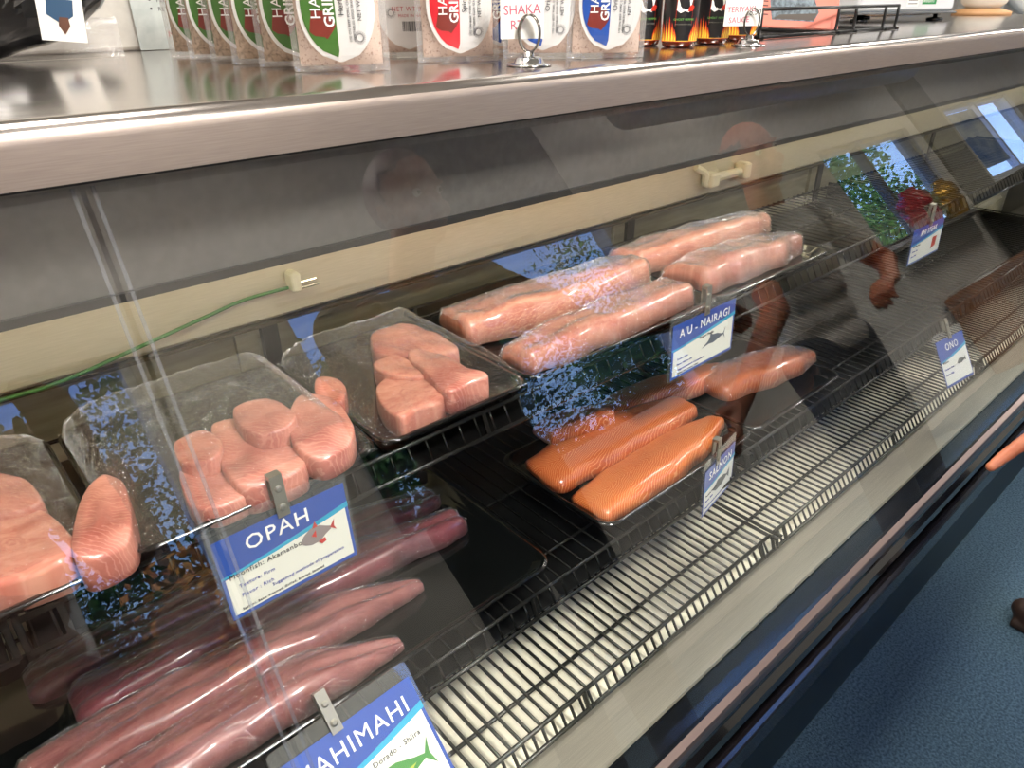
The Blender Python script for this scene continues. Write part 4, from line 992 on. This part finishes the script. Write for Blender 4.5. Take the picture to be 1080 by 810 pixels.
WOOD = noise_mat('crate_wood', '6a4024', '84552f', 6, .5, stretch=(1, 1, 12))
MB().bbox(5.45, 6.85, YW+.035, YW+.38, 0, .62, .01).build('body', WOOD, wb)
tag(MB().box(5.7, 6.1, YW+.08, YW+.30, .622, .626).build('paper_sheet', PAPER), 'white sheet of paper lying on the brown wooden crate', 'paper')
tag(MB().bbox(7.85, 8.5, YW-.02, YW-.01, 1.42, 2.05, .002).build('window_poster', noise_mat('poster_blue', '4a7ab8', 'c8d4e0', 3, .5)), 'blue and white poster taped in the far right window', 'poster')

# ================================================================== PEOPLE
SKIN = noise_mat('skin_brown', '8a5238', '96603f', 30, .5, subsurface_weight=.1)
SKINL = noise_mat('skin_tan', 'b4694a', 'c27a58', 30, .5, subsurface_weight=.15)
def rem(b, name, m, parent, vox, smooth_it=4):
    me = bpy.data.meshes.new('tmp'); me.from_pydata([tuple(p) for p in b.v], [], b.f)
    o = bpy.data.objects.new('tmp', me); COL.objects.link(o)
    r = o.modifiers.new('r', 'REMESH'); r.mode = 'VOXEL'; r.voxel_size = vox
    sm = o.modifiers.new('s', 'SMOOTH'); sm.iterations = smooth_it; sm.factor = .5
    dg = bpy.context.evaluated_depsgraph_get(); dg.update()
    me2 = bpy.data.meshes.new_from_object(o.evaluated_get(dg)); bpy.data.objects.remove(o)
    off = Vector((0, 0, 0)); p = parent
    while p: off += p.location; p = p.parent
    for v_ in me2.vertices: v_.co -= off
    for p_ in me2.polygons: p_.use_smooth = True
    me2.materials.clear(); me2.materials.append(m); me2.name = name
    o = bpy.data.objects.new(name, me2); COL.objects.link(o); o.parent = parent; return o
def ball(b, c, r, n=12, sc=(1, 1, 1), M=None):
    prof = [(max(1e-4, r*math.sin(PI*k/n)), -r*math.cos(PI*k/n)) for k in range(n+1)]
    Mt = Matrix.Translation(c) @ (M or Matrix()) @ Matrix.Diagonal((*sc, 1))
    b.lathe(prof, 2*n, M=Mt)
def limb(b, pts, rs):
    b.tube(pts, rs, 14)
    for p, r in zip(pts, rs): ball(b, p, r, 7)
def hand(b, wrist, d, nrm, point=False, curl=.9, s=1.):
    d = Vector(d).normalized(); nrm = Vector(nrm); nrm = (nrm-d*nrm.dot(d)).normalized(); sd = d.cross(nrm)
    w = Vector(wrist)
    for k in range(4):
        kn = w+d*.085*s+sd*(k-1.5)*.0185*s+nrm*(-.002)
        limb(b, [w+sd*(k-1.5)*.010*s, w+d*.045*s+sd*(k-1.5)*.015*s, kn], [.015*s, .0135*s, .0098*s])
        L = (.040, .045, .042, .033)[k]*s
        c = .08 if (point and k == 0) else curl*(1+.05*k)
        p = kn; ang = .12 if (point and k == 0) else c*.55
        for j, f_ in enumerate((1., .68, .55)):
            q = p+(d*math.cos(ang)-nrm*math.sin(ang))*L*f_
            limb(b, [p, q], [(.0098-.0010*j)*s, (.0092-.0012*j)*s]); p = q; ang += c
    p0 = w+d*.025*s-sd*.022*s-nrm*.006*s; p1 = p0+(d*.8-sd*.45-nrm*.35).normalized()*.042*s; p2 = p1+(d*.9+sd*.12-nrm*.5).normalized()*.032*s; p3 = p2+(d*.8+sd*.35-nrm*.5).normalized()*.024*s
    limb(b, [p0, p1, p2, p3], [.015*s, .0125*s, .0108*s, .009*s])
def figure(name, label, J, skin, shirtm, trousm, hairm, vox=.005, group=None, look=(0, 1, -.25), hands=({}, {}), bald=False, short=True):
    base = Vector((J['hip'][0], J['hip'][1], J.get('z0', 0)))
    t = thing(name, label, 'person', base)
    V_ = {k: Vector(v_) for k, v_ in J.items() if k not in ('z0', 's')}
    b = MB(); h = J['s']; hp = V_['hip']; chst = V_['chest']; nk = V_['neck']; hd = V_['head']
    side = (V_['shR']-V_['shL']).normalized()
    def torso(bb, g):
        for f_, wx, wy in ((0, .165, .115), (.25, .15, .105), (.5, .15, .11), (.75, .17, .12), (1., .175, .115)):
            c = hp.lerp(chst, f_); ball(bb, c, .1, 10, ((wx+g)/.1*h, (wy+g)/.1*h, .95), Matrix.Rotation(math.atan2(side.y, side.x), 4, 'Z'))
        limb(bb, [V_['shL'], chst+Vector((0, 0, .06)), V_['shR']], [(.062+g)*h, (.09+g)*h, (.062+g)*h])
    torso(b, 0)
    limb(b, [chst+Vector((0, 0, .05)), nk, hd-Vector((0, 0, .03))], [.075*h, .056*h, .055*h])
    for S in 'LR':
        limb(b, [V_['sh'+S], V_['el'+S], V_['wr'+S]], [.052*h, .040*h, .027*h])
        kk = hands[0 if S == 'L' else 1]
        hand(b, V_['wr'+S], kk.get('d', (V_['wr'+S]-V_['el'+S])), kk.get('n', (0, 0, 1)), kk.get('point', False), kk.get('curl', .7), h*kk.get('s', 1.))
    for S, sg in (('L', -1), ('R', 1)):
        hpj = hp+side*sg*.095*h
        an = V_['ft'+S]; kn_ = hpj.lerp(an+Vector((0, 0, .09)), .5)+Vector((0, .03, 0))
        limb(b, [hpj, kn_, an+Vector((0, 0, .09))], [.085*h, .058*h, .038*h])
    # head: skull, jaw, nose, brow, ears
    lk = Vector(look).normalized(); up = Vector((0, 0, 1)); up = (up-lk*up.dot(lk)).normalized(); rt = lk.cross(up)
    HM = Matrix((rt, lk, up)).transposed().to_4x4()
    def hb(c, r, sc): ball(b, hd+(rt*c[0]+lk*c[1]+up*c[2])*h, r*h, 10, sc, HM)
    hb((0, 0, .03), .1, (.78, .98, 1.0)); hb((0, .03, -.045), .07, (.86, .95, .95)); hb((0, .065, -.085), .028, (1.1, .8, .7))
    hb((0, .098, -.008), .016, (.75, 1., 1.9)); hb((0, .106, -.022), .013, (1.2, .9, .8))
    hb((0, .092, -.055), .016, (1.6, .5, .35)); hb((0, .090, -.066), .015, (1.5, .55, .4))
    for sg in (-1, 1):
        hb((sg*.077, -.005, -.005), .03, (.3, .6, 1.)); hb((sg*.032, .086, .030), .02, (1.2, .5, .35)); hb((sg*.04, .066, -.03), .03, (.9, .7, .8))
    rem(b, 'body', skin, t, vox)
    for sg in (-1, 1):
        e = MB(); ball(e, hd+(rt*sg*.032+lk*.085+up*.012)*h, .0105*h, 8); e.build('eye', mat('eye_white', 'd8d2c8', .2), t, smooth=True)
        e = MB(); ball(e, hd+(rt*sg*.032+lk*.0915+up*.011)*h, .0055*h, 6); e.build('iris', mat('iris_dark', '1c120c', .2), t, smooth=True)
    # hair
    hr = MB()
    ball(hr, hd+(up*.038-lk*.014)*h, .104*h, 14, (.83, 1.0, 1.0), HM)
    o = rem(hr, 'hair', hairm, t, .008, 2)
    import bmesh
    bm = bmesh.new(); bm.from_mesh(o.data)
    cut = hd-base
    for v_ in list(bm.verts):
        q_ = (v_.co-cut); l_ = q_.dot(lk)/h; u_ = q_.dot(up)/h
        lim = (.075 if not bald else .045)
        if l_ > .02 and u_ < lim+.02*(l_ > .06): bm.verts.remove(v_)
        elif l_ <= .02 and u_ < -.03: bm.verts.remove(v_)
        elif bald and u_ > .075: bm.verts.remove(v_)
    bm.to_mesh(o.data); bm.free()
    sd_ = o.modifiers.new('thick', 'SOLIDIFY'); sd_.thickness = .006
    # shirt
    c = MB(); torso(c, .012)
    for S in 'LR':
        e_ = V_['el'+S] if not short else V_['sh'+S].lerp(V_['el'+S], .62)
        if short: limb(c, [V_['sh'+S], e_], [.068*h, .060*h])
        else: limb(c, [V_['sh'+S], e_, e_.lerp(V_['wr'+S], .86)], [.068*h, .055*h, .042*h])
    rem(c, 'shirt', shirtm, t, .008)
    c = MB()
    for S, sg in (('L', -1), ('R', 1)):
        hpj = hp+side*sg*.095*h; an = V_['ft'+S]; kn_ = hpj.lerp(an+Vector((0, 0, .09)), .5)+Vector((0, .03, 0))
        limb(c, [hpj-Vector((0, 0, .02)), kn_, an+Vector((0, 0, .12))], [.105*h, .075*h, .062*h])
    ball(c, hp-Vector((0, 0, .02)), .1, 10, (1.72*h, 1.2*h, 1.1)); rem(c, 'trousers', trousm, t, .01)
    for S in 'LR':
        f_ = V_['ft'+S]; c = MB(); ball(c, f_+Vector((0, .02, .052)), .05, 10, (.95, 1.3, .9)); ball(c, f_+Vector((0, .12, .036)), .045, 10, (1., 1.7, .78)); c.box(f_.x-.042, f_.x+.042, f_.y-.05, f_.y+.18, f_.z+.001, f_.z+.02)
        rem(c, 'shoe', mat('shoe_brown', '2c1c14', .5), t, .006)
    return t
GREYSH = noise_mat('shirt_grey', 'b4b0a8', 'c2beb6', 40, .9)
DARKSH = noise_mat('shirt_dark', '2c2522', '3a302c', 40, .9)
ROSESH = noise_mat('shirt_rose', 'a88a80', 'b89a8e', 40, .9)
JEANS = noise_mat('trousers_dark', '22262e', '2c313a', 40, .9)
HAIRD = mat('hair_dark', '1a1210', .6); HAIRG = mat('hair_grey', '5a5450', .6); HAIRR = mat('hair_auburn', '4c2a20', .6)
tip = pz(1027, 497, .69); pm = pz(1098, 452, .735)
_r = Vector((AX[0], AY[0], -AD[0])); _u = Vector((-AX[1], -AY[1], AD[1])); dd = -(_r*.86+_u*.50).normalized(); _f = Vector((AX[2], AY[2], -AD[2])); _f = (_f-dd*dd.dot(_f)).normalized(); _sd = dd.cross(_f); wr = tip-dd*.212+_sd*.030
figure('person', 'person in a grey shirt at the right, one finger pointing at the lower glass', dict(s=.92, hip=(2.0, -.12, .78), chest=(2.02, -.06, 1.10), neck=(2.02, -.03, 1.24), head=(2.0, .02, 1.37), shL=(1.84, -.05, 1.17), shR=(2.20, -.05, 1.17),
       elL=(1.66, .03, .93), wrL=tuple(wr), elR=(2.36, .0, .92), wrR=(2.12, .10, .86), ftL=(1.69, -.06, 0), ftR=(2.12, -.2, 0)), SKINL, GREYSH, JEANS, HAIRG, vox=.004,
       hands=(dict(d=tuple(dd), n=tuple(_f), point=True, curl=1.5, s=1.25), dict(d=(-1, .1, -.05), n=(0, .2, 1), curl=.9)), bald=True, look=(-.35, 1, -.3))
figure('person', 'person in a dark shirt reflected in the glass between the photographer and the pointing person', dict(s=.98, hip=(.86, -.32, .90), chest=(.86, -.25, 1.24), neck=(.88, -.20, 1.42), head=(.93, -.14, 1.56), shL=(.67, -.22, 1.34), shR=(1.06, -.22, 1.34),
       elL=(.62, -.16, 1.08), wrL=(.60, -.04, 1.14), elR=(1.2, -.1, 1.10), wrR=(1.38, .04, 1.0), ftL=(.76, -.38, 0), ftR=(.98, -.36, 0)), SKIN, DARKSH, JEANS, HAIRR, vox=.006,
       hands=(dict(d=(.1, .2, .9), n=(0, -1, .2), curl=.5), dict(d=(1, .2, -.2), n=(0, .2, 1), curl=1.1)), look=(.1, 1, -.4))
figure('person', 'photographer in a rose shirt holding up a phone, reflected at the far left', dict(s=1.0, hip=(-.14, -.52, .93), chest=(-.13, -.46, 1.27), neck=(-.12, -.42, 1.46), head=(-.10, -.36, 1.60), shL=(-.33, -.44, 1.37), shR=(.07, -.44, 1.37),
       elL=(-.34, -.27, 1.12), wrL=(-.13, -.10, 1.20), elR=(.12, -.26, 1.10), wrR=(.10, -.08, 1.19), ftL=(-.24, -.55, 0), ftR=(-.04, -.55, 0)), SKIN, ROSESH, JEANS, HAIRD, vox=.006,
       hands=(dict(d=(.25, .25, 1), n=(-.5, -1, 0), curl=.5), dict(d=(-.05, .25, 1), n=(.5, -1, 0), curl=.5)), look=(.1, 1, -.6), short=False)
figure('person', 'shop worker behind the far end of the worktop, forearm resting beside the jar', dict(s=1.0, hip=(5.3, 1.75, .93), chest=(5.28, 1.72, 1.27), neck=(5.25, 1.70, 1.46), head=(5.2, 1.66, 1.60), shL=(5.48, 1.70, 1.37), shR=(5.08, 1.66, 1.37),
       elL=(5.55, 1.45, 1.15), wrL=(5.3, 1.3, 1.2), elR=(4.72, 1.5, 1.30), wrR=(4.40, 1.40, 1.27), ftL=(5.4, 1.78, 0), ftR=(5.2, 1.78, 0)), SKINL, mat('shirt_white', 'c8c8c4', .8), JEANS, HAIRD, vox=.006,
       hands=(dict(n=(0, 0, 1)), dict(d=(-1, -.3, -.05), n=(0, 0, 1))), look=(-1, -.6, -.3))
ph = thing('phone', 'dark phone held up by the photographer at the far left', 'phone', (0, 0, 0))
M = co.matrix_world.copy() @ Matrix.Translation((0, 0, .016))
b = MB(); pts = rrect(-.075, .035, -.036, .036, .008, 0, 4); n = len(pts)
b.add([M @ Vector((p_.x, p_.y, .0)) for p_ in pts]+[M @ Vector((p_.x, p_.y, .008)) for p_ in pts], [tuple(range(n)), tuple(range(n, 2*n))[::-1]]+[(i, (i+1) % n, n+(i+1) % n, n+i) for i in range(n)])
b.build('phone_body', mat('phone_black', '101012', .2), ph)
# paddle-shaped window sign
sg_ = thing('paddle_sign', 'grey paddle-shaped sign with a round lettered seal leaning inside the narrow window', 'sign', (.13, YW+.02, .72))
SGM = mat('sign_grey', '9a8880', .7)
b = MB(); P = [(-.0, .93), (.10, .95), (.19, .965)]+[(.29+.095*math.cos(math.radians(a)), 1.03+.095*math.sin(math.radians(a))) for a in range(150, -61, -15)]+[(.20, .91), (.0, .84)]
b.poly([Vector((x, YW+.03, z)) for x, z in P], .012, (0, 1, 0)); b.build('board', SGM, sg_)
b = MB()
for r0, r1 in ((.075, .079), (.050, .053)):
    for k in range(36):
        a, a2 = 2*PI*k/36, 2*PI*(k+1)/36
        b.add([(.29+r*math.cos(q_), YW+.031, 1.03+r*math.sin(q_)) for r, q_ in ((r0, a), (r1, a), (r1, a2), (r0, a2))], [(0, 1, 2, 3)])
b.build('seal_ring', mat('seal_brown', '5a4a46', .6), sg_)
